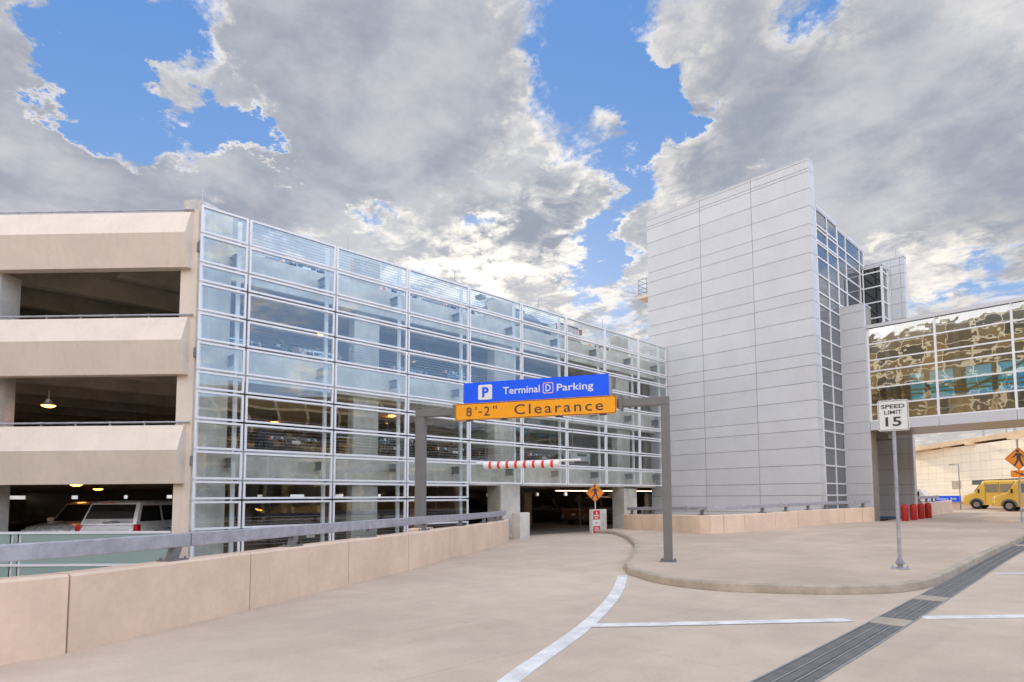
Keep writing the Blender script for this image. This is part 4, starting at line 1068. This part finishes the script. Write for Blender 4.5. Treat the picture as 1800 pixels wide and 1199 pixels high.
# ------------------------------------------------------------------ lamps inside the garage
l0 = None
LMP = [(-25.5, 12.3, 8.98, 'glowing orange lamp above the silver car on the upper deck behind the glass'), (-26, 17.1, 8.98, 'orange lamp on the upper deck right of the second concrete column'), (-26, 16.2, 5.75, 'orange lamp on the middle deck just above the parapet rail cables'),
       (-24.9, 3.0, 4.75, 'orange pendant lamp hanging in the middle opening of the left face'), (-31, 24.0, 8.98, 'faint orange lamp deep on the upper deck near the tower'), (-32, 13.0, 5.7, 'faint orange lamp deep on the middle deck'),
       (-33, 9.0, 2.2, 'orange lamp low on the ground floor behind the corner column'), (-30, 27.0, 5.7, 'orange lamp on the middle deck behind the orange sign'), (-34, 6, 2.25, 'small orange lamp over the parked cars on the ground floor at left'),
       (-28, 20.0, 2.25, 'orange lamp over the garage entry lane'), (-27.5, 4.2, 2.3, 'orange lamp above the white van on the ground floor')]
for x, y, z, lb in LMP:
    if l0 is None:
        l0 = thing('ceiling_lamp', lb, 'lamp', (x, y, z), 0, 'orange garage lamps')
        m_ = MB(); m_.lathe([(.0, -.065), (.09, -.06), (.16, -.03), (.19, .0)], 18); m_.build('lens', 'sodium', l0, local=True, smooth=True)
        m_ = MB(); m_.lathe([(.20, .001), (.20, .02), (.10, .10), (.08, .20), (0, .21)], 18); m_.tube((0, 0, .2), (0, 0, .5), .015, 6); m_.build('housing', 'lamp_metal', l0, local=True, smooth=True)
    else: dup(l0, (x, y, z), 0, lb)
f0 = None
for i in range(9):
    y = 29.5+1.3*i; lb = ('fluorescent tube number %d from the left in the row across the entry ceiling' % (i+1)) if i else 'leftmost fluorescent tube of the row across the entry ceiling'
    if f0 is None:
        f0 = thing('tube_light', 'fluorescent tube in the row across the garage entry ceiling', 'lamp', (-27, y, 2.17), 0, 'fluorescent tubes over the garage entry')
        m_ = MB(); m_.box(-.05, .05, -.57, .57, -.04, 0); m_.build('tube', 'tube', f0, local=True)
        m_ = MB(); m_.box(-.08, .08, -.58, .58, .001, .07); m_.build('housing', 'lamp_metal', f0, local=True)
    else: dup(f0, (-27, y, 2.17), 0, 'fluorescent tube in the row across the garage entry ceiling')
# sign box hung over the entry lane
hs = thing('lane_sign', 'black hanging sign box over the lane inside the garage entry', 'sign', (-24.5, 23.1, 1.98))
m_ = MB(); m_.box(-.06, .06, -1.5, 1.5, 0, .26); m_.build('box', 'sign_dark', hs, local=True)
m_ = MB(); m_.box(.061, .07, -1.5, 1.5, -.01, .015); m_.build('trim', 'sign_brown', hs, local=True)
m_ = MB()
for y in (-1.2, -.9, -.35, .3):
    m_.loft([[(.066, y+.09*math.cos(a*.63), .13+.09*math.sin(a*.63)) for a in range(10)], [(.066, y+.065*math.cos(a*.63), .13+.065*math.sin(a*.63)) for a in range(10)]], caps=False)
m_.build('symbol', 'sign_brown', hs, local=True)
# flood light mast on the roof deck
fl = thing('floodlight_mast', 'twin floodlights on a mast standing on the roof deck', 'floodlight', (-30, 25.6, 9.86))
m_ = MB(); m_.tube((0, 0, 0), (0, 0, 4.6), .07, 10); m_.build('mast', 'steel', fl, local=True)
for s in (-1, 1):
    m_ = MB(); m_.hexa([(-.35, s*.25-.15*(1-s), 4.7), (.35, s*.25-.15*(1-s), 4.7), (.35, s*.25+.15*(1+s), 4.7), (-.35, s*.25+.15*(1+s), 4.7)], [(-.3, s*.3-.2*(1-s), 4.9), (.3, s*.3-.2*(1-s), 4.9), (.3, s*.3+.2*(1+s), 4.9), (-.3, s*.3+.2*(1+s), 4.9)])
    h_ = m_.build('lamp_head', 'arm_grey', fl, local=True)

# ------------------------------------------------------------------ cars
def car(kind, paint, label, group, loc, rz, dims=None):
    """nose towards +x, built round the origin on z=0"""
    D = dict(sedan=(4.75, 1.80, 1.43), suv=(4.75, 1.88, 1.78), minivan=(5.0, 1.95, 1.80), pickup=(5.5, 1.95, 1.85))[kind]
    L, Wd, H = D; hw = Wd/2; f, r = L/2, -L/2
    root = thing('parked_'+('car' if kind == 'sedan' else kind), label, {'sedan': 'car', 'suv': 'suv', 'minivan': 'minivan', 'pickup': 'pickup truck'}[kind], (0, 0, 0), 0, group)
    belt = {'sedan': .92, 'suv': 1.08, 'minivan': 1.06, 'pickup': 1.10}[kind]
    hood = {'sedan': .80, 'suv': 1.02, 'minivan': .92, 'pickup': 1.06}[kind]
    tail = {'sedan': .96, 'suv': 1.08, 'minivan': 1.06, 'pickup': 1.10}[kind]
    # body loft: stations x, zbottom, ztop, halfwidth
    st = [(f, .42, hood-.30, hw*.70), (f-.06, .26, hood-.16, hw*.86), (f-.25, .20, hood-.05, hw*.95), (f-.7, .20, hood+.02, hw), (f-1.15, .20, hood+.07, hw), (f-1.35, .20, belt, hw), (0, .20, belt+.01, hw), (r+1.1, .20, belt+.01, hw), (r+.5, .22, tail, hw*.985), (r+.12, .26, tail-.02, hw*.93), (r, .36, tail-.14, hw*.84)]
    rings = []
    for x, zb_, zt_, w in st:
        rings.append([(x, -w*.92, zb_), (x, -w, zb_+.14), (x, -w, (zb_+zt_)/2+.08), (x, -w*.965, zt_-.07), (x, -w*.86, zt_), (x, 0, zt_+.025), (x, w*.86, zt_), (x, w*.965, zt_-.07), (x, w, (zb_+zt_)/2+.08), (x, w, zb_+.14), (x, w*.92, zb_)])
    m_ = MB(); m_.loft(rings); body = m_.build('body', paint, root, local=True, smooth=True)
    # cabin
    cab = {'sedan': (f-1.35, f-2.05, r+1.35, r+.55), 'suv': (f-1.2, f-1.75, r+.42, r+.1), 'minivan': (f-.85, f-1.65, r+.38, r+.06), 'pickup': (f-1.45, f-2.0, f-3.35, f-3.5)}[kind]
    x0, x1, x2, x3 = cab; b = belt-.02; wt, wb = hw*.74, hw*.90
    if kind in ('minivan', 'suv'): wt = hw*.80
    H2 = H-.05
    def ringz(z, xa, xb, w, c=.12): return [(xa, -w+c, z), (xa-.05, -w, z), (xb+.05, -w, z), (xb, -w+c, z), (xb, w-c, z), (xb+.05, w, z), (xa-.05, w, z), (xa, w-c, z)]
    m_ = MB(); m_.loft([ringz(b, x0, x3, wb), ringz(H2-.04, x1, x2, wt), ringz(H2+.015, x1-.12, x2+.10, wt-.06, .14), ringz(H, x1-.35, x2+.3, wt-.22, .16)])
    roof = m_.build('cabin', paint, root, local=True, smooth=True)
    def lerp(a, c, t): return tuple(a[i]+(c[i]-a[i])*t for i in range(3))
    def pane(name, quad, off):   # quad bottom-left, bottom-right, top-right, top-left
        v = [Vector(p) for p in quad]; n = (v[1]-v[0]).cross(v[3]-v[0]).normalized()
        m_ = MB(); m_.hexa([p+n*.002 for p in v], [p+n*off for p in v]); return m_.build(name, 'car_glass', root, local=True)
    hz = H2-.04-b
    def side(sg, xa, xb, ta, tb):   # side window between x fractions at bottom/top
        y0, y1 = wb*sg, wt*sg
        def pt(xf_b, xf_t, t):
            xb_ = x0+(x3-x0)*xf_b; xt_ = x1+(x2-x1)*xf_t
            return (xb_+(xt_-xb_)*t, y0+(y1-y0)*t, b+hz*t)
        q = [pt(xa, ta, .14), pt(xb, tb, .14), pt(xb, tb, .88), pt(xa, ta, .88)]
        if sg < 0: q = [q[1], q[0], q[3], q[2]]
        pane('side_window', q, .012 if True else 0)
    segs_ = {'sedan': [(.10, .46, .10, .46), (.49, .84, .49, .90)], 'suv': [(.10, .38, .06, .38), (.41, .66, .41, .66), (.69, .94, .69, .94)], 'minivan': [(.13, .40, .05, .40), (.43, .66, .43, .66), (.69, .95, .69, .95)], 'pickup': [(.12, .52, .08, .52), (.56, .92, .56, .92)]}[kind]
    for sg in (-1, 1):
        for a, c, ta, tb in segs_: side(sg, a, c, ta, tb)
    ww, wtt = wb-.10, wt-.09
    def fr_(xb_, xt_, nm, t0=.08, t1=.93):
        q = [lerp((xb_, -ww, b), (xt_, -wtt, b+hz), t0), lerp((xb_, ww, b), (xt_, wtt, b+hz), t0), lerp((xb_, ww, b), (xt_, wtt, b+hz), t1), lerp((xb_, -ww, b), (xt_, -wtt, b+hz), t1)]
        if nm == 'rear_window': q = [q[1], q[0], q[3], q[2]]
        pane(nm, q, .014)
    fr_(x0, x1, 'windscreen'); fr_(x3, x2, 'rear_window')
    if kind == 'pickup':
        m_ = MB(); m_.box(r+.08, f-3.55, -hw*.80, hw*.80, .70, belt+.032); m_.build('bed', 'trim_black', root, local=True)
    # wheels
    for x in (f-.88, r+.92):
        for sg in (-1, 1):
            R_ = .33 if kind == 'sedan' else .38
            m_ = MB(); m_.tube((x, sg*(hw-.20), R_), (x, sg*(hw+.012), R_), R_, 22); wh = m_.build('wheel', 'tyre', root, local=True, smooth=True)
            m_ = MB(); m_.tube((x, sg*(hw+.006), R_), (x, sg*(hw+.022), R_), R_*.64, 16); m_.build('rim', 'rim', wh, local=True)
            m_ = MB(); aa = [math.pi*i/10 for i in range(11)]
            m_.loft([[(x+(R_+.07)*math.cos(a), sg*(hw+.004), R_+.02+(R_+.06)*math.sin(a)) for a in aa], [(x+(R_-.02)*math.cos(a), sg*(hw+.004), R_+.02+(R_-.02)*math.sin(a)) for a in aa]], caps=False, closed=False); m_.build('arch', 'trim_black', root, local=True)
    # lamps, grille, bumpers, plates, mirrors
    for sg in (-1, 1):
        m_ = MB(); m_.hexa([(f-.02, sg*hw*.50, hood-.30), (f-.16, sg*hw*.90, hood-.29), (f-.22, sg*hw*.92, hood-.13), (f-.07, sg*hw*.50, hood-.16)], [(f+.02, sg*hw*.50, hood-.29), (f-.10, sg*hw*.93, hood-.28), (f-.17, sg*hw*.945, hood-.14), (f-.02, sg*hw*.50, hood-.17)]); h_ = m_.build('headlight', 'head_lens', root, local=True, bevel=.01)
        m_ = MB(); m_.hexa([(f-.17, sg*hw*.90, hood-.29), (f-.26, sg*hw*.95, hood-.28), (f-.30, sg*hw*.95, hood-.15), (f-.22, sg*hw*.92, hood-.15)], [(f-.14, sg*hw*.945, hood-.28), (f-.26, sg*hw*.985, hood-.27), (f-.30, sg*hw*.985, hood-.16), (f-.20, sg*hw*.955, hood-.16)]); m_.build('indicator', 'amber', h_, local=True)
        z0, z1 = (tail-.22, tail-.04) if kind == 'sedan' else ((belt-.27, belt+.0) if kind != 'pickup' else (belt-.34, belt-.04))
        m_ = MB(); m_.box(r-.015, r+.17, sg*hw*.93-.09, sg*hw*.93+.035, z0, z1); m_.build('tail_light', 'tail_red', root, local=True, bevel=.015)
        m_ = MB(); m_.box(x0-.35, x0-.20, sg*(hw+.10)-.09, sg*(hw+.10)+.08, belt-.0, belt+.15); m_.build('mirror', paint, root, local=True, bevel=.03)
    m_ = MB(); m_.box(f-.10, f+.012, -hw*.42, hw*.42, hood-.36, hood-.20); gr = m_.build('grille', 'trim_black', root, local=True, bevel=.02)
    m_ = MB(); m_.loft([[(f+.016, y, z) for y, z in rounded(hw*.86, .17, .05)], [(f+.016, y, z) for y, z in rounded(hw*.80, .125, .04)]], caps=False)
    m_.v = [(x, y, z+hood-.28) for x, y, z in m_.v]; m_.box(f+.013, f+.022, -.012, .012, hood-.35, hood-.21); m_.build('surround', 'chrome', gr, local=True)
    m_ = MB(); m_.box(f-.12, f+.02, -hw*.6, hw*.6, .27, .37); m_.build('air_intake', 'trim_black', root, local=True)
    m_ = MB(); m_.box(f+.021, f+.03, -.16, .16, .40, .51); m_.build('number_plate', 'letter_white', root, local=True)
    m_ = MB(); m_.box(r-.03, r+.1, -hw*.85, hw*.85, .36, .52); m_.build('bumper', paint if kind != 'pickup' else 'chrome', root, local=True, bevel=.03)
    m_ = MB(); m_.box(r-.034, r-.012, -.17, .17, .62, .73); m_.build('number_plate', 'letter_white', root, local=True)
    m_ = MB()      # door seams and handles
    for sg in (-1, 1):
        for x in (x0-.05, (x0+x3)/2+.25, (x0+x3)/2-.75): m_.box(x-.006, x+.006, sg*(hw+.001)-.004, sg*(hw+.001)+.004, .34, belt-.12)
    m_.build('door_seam', 'trim_black', root, local=True)
    for sg in (-1, 1):
        for x in ((x0+x3)/2+.42, (x0+x3)/2-.58):
            m_ = MB(); m_.box(x-.09, x+.09, sg*(hw+.008)-.016, sg*(hw+.008)+.016, belt-.20, belt-.165); m_.build('door_handle', 'chrome', root, local=True)
    if kind in ('suv', 'minivan'):
        m_ = MB(); m_.beam((x3-.02, -.35, belt+.10), (x3-.02, .12, belt+.06), .02, .02); m_.build('wiper', 'trim_black', root, local=True)
        m_ = MB()
        for sg in (-1, 1): m_.tube((x1-.2, sg*(wt-.14), H+.03), (x2+.2, sg*(wt-.14), H+.03), .016, 6)
        m_.build('roof_rack', 'trim_black', root, local=True)
        m_ = MB(); m_.box(x3-.015, x3+.05, -.18, .18, H-.10, H-.07); m_.build('brake_light', 'tail_red', root, local=True)
    root.location = loc; root.rotation_euler = (0, 0, rz)
    return root
FL0, FL1, FL2, FL3 = -.08, 3.305, 6.585, 9.855
GRP = 'cars parked in the garage'
PI = math.pi
mv = car('minivan', 'car_white', 'white minivan seen from behind on the ground floor at left', GRP, (-24.75, 3.05, FL0), 0)
suv = car('suv', 'car_silver', 'silver off-road car facing out beside the white minivan', GRP, (-27.0, 2.4, FL0), 0)
sed = car('sedan', 'car_silver', 'silver car with twin oval grille on the upper deck behind the glass', GRP, (-24.2, 10.6, FL2), 0)
pk = car('pickup', 'car_silver', 'silver pickup truck on the roof deck with its tailgate towards us', GRP, (-24.4, 24.4, FL3), PI)
# the two at the ground floor left, placed by the left face's own frame
fx = math.atan2(NL.y, NL.x)
p = lf(2.95, -3.05); mv.location = (p.x, p.y, FL0); mv.rotation_euler = (0, 0, fx+PI)
p = lf(5.35, -3.5); suv.location = (p.x, p.y, FL0); suv.rotation_euler = (0, 0, fx)
p = lf(7.9, -6.4); dup(sed, (p.x, p.y, FL0), fx-R(10), 'dark red car half hidden behind the silver off-road car at far left', paint='car_maroon')
CARS = [
 (suv, (-24.3, 10.3, FL0), 0, 'dark suv facing out on the ground floor behind the glass', 'car_black'),
 (sed, (-24.3, 7.6, FL2), 0, 'dark car beside the silver car on the upper deck', 'car_grey'),
 (sed, (-24.4, 14.7, FL2), 0, 'dark blue car on the upper deck right of the second column', 'car_blue'),
 (suv, (-24.4, 17.4, FL2), 0, 'dark suv with chrome grille on the upper deck left of the blue sign', 'car_blue'),
 (sed, (-24.4, 20.6, FL2), 0, 'red car on the upper deck just above the blue sign', 'car_red'),
 (sed, (-24.4, 10.0, FL3), 0, 'silver blue car on the roof deck in the second glass bay', 'car_grey'),
 (sed, (-24.3, 14.2, FL3), 0, 'pale car on the roof deck right of the second column top', 'car_silver'),
 (sed, (-24.3, 17.3, FL3), 0, 'grey car on the roof deck in front of the floodlights', 'car_grey'),
 (suv, (-24.6, 19.6, FL3), 0, 'white suv low on the roof deck under the floodlights', 'car_white'),
 (sed, (-24.4, 27.6, FL3), 0, 'small white car on the roof deck next to the tower', 'car_white'),
 (suv, (-24.3, 13.9, FL1), 0, 'suv with bright chrome grille on the lower deck right of the second column', 'car_black'),
 (sed, (-24.3, 16.9, FL1), 0, 'dark car with lit looking lamps on the lower deck behind the gantry', 'car_black'),
 (sed, (-24.4, 22.7, FL1), 0, 'dark car on the lower deck under the clearance sign', 'car_black'),
 (suv, (-24.4, 25.7, FL1), 0, 'white suv on the lower deck behind the end of the striped bar', 'car_white'),
 (sed, (-24.3, 9.7, FL1), 0, 'dark grey car on the lower deck in the second glass bay', 'car_grey'),
 (suv, (-38.5, 31.0, FL0), R(60), 'black suv deep in the entry left of the inner column', 'car_black'),
 (sed, (-37.0, 35.0, FL0), R(120), 'black car deep in the garage entry near the diamond sign', 'car_black'),
 (suv, (-33.0, 33.6, FL0), R(75), 'black suv behind the inner column of the entry', 'car_black'),
 (pk, (-27.2, 33.3, FL0), R(95), 'brown pickup truck behind the orange diamond sign in the entry', 'car_brown'),
 (sed, (-42.0, 44.0, FL0), R(10), 'dark car at the back of the entry against the daylight', 'car_black'),
]
for src, loc, rz, lb, pt in CARS: dup(src, loc, rz, lb, GRP, pt)
# dark box van with a red badge on the roof deck
bv = thing('box_van', 'dark box van with a red shield badge on the roof deck', 'van', (-24.6, 21.9, FL3), 0)
m_ = MB(); m_.box(-3.2, 1.0, -1.05, 1.05, .55, 2.05); bx_ = m_.build('cargo_box', 'car_grey', bv, local=True, bevel=.05)
m_ = MB(); m_.loft([[(1.05, -.95, .4), (1.05, .95, .4), (1.05, .95, 1.75), (1.05, -.95, 1.75)], [(1.9, -.95, .4), (1.9, .95, .4), (1.7, .85, 1.6), (1.7, -.85, 1.6)], [(2.6, -.85, .42), (2.6, .85, .42), (2.5, .8, 1.0), (2.5, -.8, 1.0)]]); m_.build('cab', 'car_grey', bv, local=True, smooth=True)
m_ = MB(); m_.hexa([(1.74, -.8, 1.1), (1.74, .8, 1.1), (1.71, .75, 1.5), (1.71, -.75, 1.5)], [(1.95, -.8, 1.1), (1.95, .8, 1.1), (1.80, .75, 1.5), (1.80, -.75, 1.5)]); m_.build('windscreen', 'car_glass', bv, local=True)
m_ = MB(); m_.add([(1.012, -.62, 1.62), (1.012, -.30, 1.62), (1.012, -.28, 1.82), (1.012, -.46, 1.90), (1.012, -.64, 1.82), (1.012, -.46, 1.42)], [(0, 5, 1, 2, 3, 4)]); m_.build('badge', 'tail_red', bv, local=True)
for x in (-2.2, 1.8):
    for sg in (-1, 1):
        m_ = MB(); m_.tube((x, sg*.75, .38), (x, sg*1.0, .38), .38, 18); m_.build('wheel', 'tyre', bv, local=True)

# ------------------------------------------------------------------ far right: terminal wall, canopy, vans, truck, barrier signs
FA, FB = Vector((-24.66, 107.2)), Vector((-9.33, 89.5)); fu = (FB-FA).normalized(); fn = Vector((fu.y, -fu.x))
if fn.y > 0: fn = -fn
def fw(s, o_=0): return FA+fu*s+fn*o_
fb = thing('far_terminal', 'long pale beige panelled terminal wall with a band of dark windows beyond the bridge', 'building', (*FA, 0))
m_ = MB(); m_.prism([fw(-40, -.06), fw(70, -.06), fw(70, -20), fw(-40, -20)], 0, 8.2); m_.build('wall', 'kerb', fb)
m_ = MB(); zs_ = [.8, 1.95, 3.05-.06, 3.62, 4.0, 4.85, 6.0, 7.1, 8.25]
xsn = [-38+1.98*i for i in range(54)]
for i in range(len(xsn)-1):
    for j in range(len(zs_)-1):
        a, b = xsn[i]+.02, xsn[i+1]-.02
        if j == 2 and 13.5 < xsn[i]+.5 < 40: continue
        m_.prism([fw(a, 0), fw(b, 0), fw(b, -.05), fw(a, -.05)], zs_[j]+.012, zs_[j+1]-.012)
m_.build('cladding_panel', 'far_panel', fb)
for i in range(len(xsn)-1):
    if 13.5 < xsn[i]+.5 < 30:
        m_ = MB(); m_.prism([fw(xsn[i]+.10, -.02), fw(xsn[i+1]-.10, -.02), fw(xsn[i+1]-.10, -.05), fw(xsn[i]+.10, -.05)], 3.03, 3.60); w_ = m_.build('window', 'far_glass', fb)
        m_ = MB(); m_.prism([fw(xsn[i]+.02, .02), fw(xsn[i+1]-.02, .02), fw(xsn[i+1]-.02, -.04), fw(xsn[i]+.02, -.04)], 3.605, 3.66); m_.build('lintel', 'far_panel', w_)
m_ = MB(); m_.prism([fw(9.2, .03), fw(11.2, .03), fw(11.2, .001), fw(9.2, .001)], 2.5, 3.6); m_.build('louvre', 'kerb', fb)
cv = spline([(-3, 1.6), (6, 2.4), (14, 3.6), (24, 5.2), (40, 8.)], 6)
m_ = MB(); m_.loft([[(*fw(p.x, -p.y+4.0), 8.20+.02*p.x), (*fw(p.x, -p.y+4.0), 8.75+.025*p.x), (*fw(p.x, -p.y-6), 9.1+.025*p.x), (*fw(p.x, -p.y-6), 8.6+.02*p.x)] for p in cv]); m_.build('canopy', 'far_canopy', fb)
for s in (4, 8.5, 14, 22):
    m_ = MB(); m_.prism([fw(s, 1.), fw(s+.7, 1.), fw(s+.7, -1.5), fw(s, -1.5)], 8.21, 8.7); m_.build('canopy_bracket', 'far_canopy', fb)
def at_px(x, y, dist):
    d_ = sky_dir(x, y); return EYE + d_*(dist/math.hypot(d_.x, d_.y))
# masts standing on that roof
for i, (x_, w_) in enumerate(((3, .12), (12, .10), (15, .16), (20, .16), (22.5, .16), (26, .16))):
    q = fw(x_*.55+.6, -9); m_ = MB(); m_.box(q.x-w_, q.x+w_, q.y-w_, q.y+w_, 8.5, 14.2)
    tag(m_.build('roof_mast', 'steel'), 'slim mast number %d from the left on the far terminal roof, seen under the bridge' % (i+1), 'mast', 'masts on the far roof')
# blue barrier signs on the low wall
bw = MB(); bw.box(-16, 20, 60.0, 60.3, .3, 1.12); tag(bw.build('barrier_wall', 'wall_beige', bevel=.02), 'low peach barrier wall under the blue exit signs in the distance', 'wall')
def blue_board(lb, x0, x1, s, tx, tw_):
    t_ = thing('exit_board', lb, 'sign', ((x0+x1)/2, 59.9, 1.13)); w = x1-x0
    m_ = MB(); m_.box(-w/2, w/2, -.03, .03, .02, .50); f_ = m_.build('board', 'sign_blue', t_, local=True, bevel=.008)
    m_ = MB()
    for x in (-w/2+.2, w/2-.2): m_.box(x-.03, x+.03, -.02, .02, -.02, .05)
    m_.build('foot', 'steel', t_, local=True)
    text('lettering', s, .3, 'letter_white', f_, (tx, -.034, .23), width=tw_, height=.27, bold=.006)
blue_board('blue board reading Airport Exit in the distance under the bridge', -12.45, -10.55, 'Airport  Exit', -.1, 1.45)
blue_board('blue board reading Authorized, partly hidden by the yellow vans', -10.42, -8.6, 'Authorized', 0.05, 1.5)
# street lamp
sl_ = thing('street_lamp', 'thin grey street lamp with a short arm in front of the far terminal wall', 'street lamp', (-10.13, 57.1, .5))
m_ = MB(); m_.tube((0, 0, 0), (0, 0, 3.6), .038, 10); m_.build('pole', 'steel', sl_, local=True)
m_ = MB(); m_.tube((0, 0, 3.56), (-.32, 0, 3.56), .03, 8); m_.box(-.62, -.25, -.12, .12, 3.53, 3.60); m_.build('lamp_head', 'steel', sl_, local=True)
# yellow shuttle vans
def shuttle(lb, loc, rz):
    t_ = thing('shuttle_van', lb, 'shuttle bus', (0, 0, 0), 0, 'yellow shuttle vans'); Lh, hw_ = 3.1, .98
    rings = []
    for x, zt_, w in ((-Lh, 1.95, .90), (-Lh+.1, 2.12, .97), (1.5, 2.15, .98), (1.75, 2.1, .97), (2.35, 1.25, .95), (3.0, 1.05, .90), (3.12, .85, .80)):
        rings.append([(x, -w, .32), (x, -w, zt_*.55), (x, -w*.96, zt_-.12), (x, -w*.86, zt_), (x, w*.86, zt_), (x, w*.96, zt_-.12), (x, w, zt_*.55), (x, w, .32)])
    m_ = MB(); m_.loft(rings); m_.build('body', 'yellow', t_, local=True, smooth=True)
    for sg in (-1, 1):
        for a, b in ((-2.8, -2.0), (-1.9, -1.1), (-1.0, -.2), (-.1, .7), (.85, 1.55)):
            m_ = MB(); m_.box(a, b, sg*.99-.012, sg*.99+.012, 1.25, 1.85); m_.build('side_window', 'van_glass', t_, local=True)
        m_ = MB(); m_.box(-2.0, .6, sg*.995-.01, sg*.995+.01, .95, 1.08); m_.build('stripe', 'sign_blue', t_, local=True)
        for x in (-2.1, 2.2):
            m_ = MB(); m_.tube((x, sg*.75, .36), (x, sg*1.0, .36), .36, 18); w_ = m_.build('wheel', 'tyre', t_, local=True, smooth=True)
            m_ = MB(); m_.tube((x, sg*.995, .36), (x, sg*1.01, .36), .2, 14); m_.build('rim', 'rim', w_, local=True)
        m_ = MB(); m_.box(2.98, 3.12, sg*.66-.14, sg*.66+.14, .72, .92); m_.build('headlight', 'head_lens', t_, local=True, bevel=.02)
        m_ = MB(); m_.box(1.95, 2.05, sg*1.12-.1, sg*1.12+.1, 1.2, 1.5); m_.build('mirror', 'trim_black', t_, local=True, bevel=.02)
    m_ = MB(); m_.hexa([(1.83, -.82, 2.0), (1.83, .82, 2.0), (2.34, .84, 1.3), (2.34, -.84, 1.3)], [(1.86, -.82, 2.02), (1.86, .82, 2.02), (2.37, .84, 1.32), (2.37, -.84, 1.32)]); m_.build('windscreen', 'van_glass', t_, local=True)
    m_ = MB(); m_.box(2.9, 3.16, -.8, .8, .36, .54); m_.build('bumper', 'trim_black', t_, local=True, bevel=.03)
    m_ = MB(); m_.box(3.02, 3.13, -.48, .48, .62, .86); m_.build('grille', 'trim_black', t_, local=True, bevel=.02)
    m_ = MB()
    for sg in (-1, 1):
        for x in (-2.9, -.15, .78, 1.62): m_.box(x-.012, x+.012, sg*.985-.008, sg*.985+.008, .42, 2.0)
        for x in (-2.1, 2.2): m_.loft([[(x+.47*math.cos(math.pi*i/10), sg*.99, .36+.47*math.sin(math.pi*i/10)) for i in range(11)], [(x+.34*math.cos(math.pi*i/10), sg*.99, .36+.34*math.sin(math.pi*i/10)) for i in range(11)]], caps=False, closed=False)
    m_.build('trim', 'gantry_grey', t_, local=True)
    m_ = MB(); m_.box(-2.4, -.8, -.55, .55, 2.14, 2.30); m_.build('roof_unit', 'car_white', t_, local=True, bevel=.05)
    t_.location = loc; t_.rotation_euler = (0, 0, rz); return t_
sv = shuttle('yellow shuttle van, left one of the pair, nose to the left', (-6.6, 56.5, G(-6, 56)+.15), R(176))
dup(sv, (-4.1, 52.2, G(-4, 52)+.15), R(176), 'yellow shuttle van, the nearer one of the pair, behind the arrow sign post')
# white lorry beyond the tower corner
wt_ = thing('box_truck', 'white service truck half hidden behind the tower corner rail', 'truck', (-13.9, 58.2, .45))
m_ = MB(); m_.box(-3.0, .4, -1.1, 1.1, .7, 1.95); m_.build('cargo_box', 'car_white', wt_, local=True, bevel=.05)
m_ = MB(); m_.loft([[(.42, -1, .45), (.42, 1, .45), (.42, 1, 1.75), (.42, -1, 1.75)], [(1.1, -1, .45), (1.1, 1, .45), (1.0, .9, 1.7), (1.0, -.9, 1.7)], [(1.5, -.95, .45), (1.5, .95, .45), (1.45, .9, 1.0), (1.45, -.9, 1.0)]]); m_.build('cab', 'car_white', wt_, local=True, smooth=True)
m_ = MB(); m_.box(.55, .95, -1.012, -1.0, 1.15, 1.55); m_.build('side_window', 'car_glass', wt_, local=True)
for x in (-2.2, .9):
    for sg in (-1, 1):
        m_ = MB(); m_.tube((x, sg*.8, .4), (x, sg*1.05, .4), .4, 18); m_.build('wheel', 'tyre', wt_, local=True)
# ------------------------------------------------------------------ the terminal that the glass mirrors, behind and to the right of the viewer
def terminal(name, lb, c, L_, rz, h):
    t_ = thing(name, lb, 'building', c, rz)
    m_ = MB(); m_.box(-L_/2, L_/2, 0, 12, -.5, h*.60); m_.build('wall', 'terminal_grid', t_, local=True)
    pr = [(-3.5, h*.62), (-3.7, h*.70), (-2, h*.86), (2, h*.97), (7, h), (14, h*.98), (14, h*.6), (0, h*.56)]
    n_ = 24
    m_ = MB(); m_.loft([[(-L_/2+L_*i/n_, y, z+1.5*math.sin(i*.55)) for y, z in pr] for i in range(n_+1)]); m_.build('roof', 'terminal_grid', t_, local=True, smooth=True)
    for lvl in (h*.10,):
        m_ = MB(); x = -L_/2+.6
        while x < L_/2-3:
            m_.box(x, x+2.5, -.05, -.002, lvl, lvl+h*.17); x += 3.1
        m_.build('window_band', 'terminal_dark', t_, local=True)
    m_ = MB(); x = -L_/2+2
    while x < L_/2:
        m_.box(x-.3, x+.3, -2.6, -2.0, -.5, h*.62); x += 9.3
    m_.build('column', 'terminal_gold', t_, local=True)
    return t_
terminal('terminal_building', 'golden terminal building with a curved roof, mirrored in the footbridge glass', (-4, -46, 0), 150, PI, 30)
terminal('terminal_building', 'golden terminal building with a wavy roof, mirrored in the garage glass screen', (34, 60, 0), 150, -PI/2, 15)
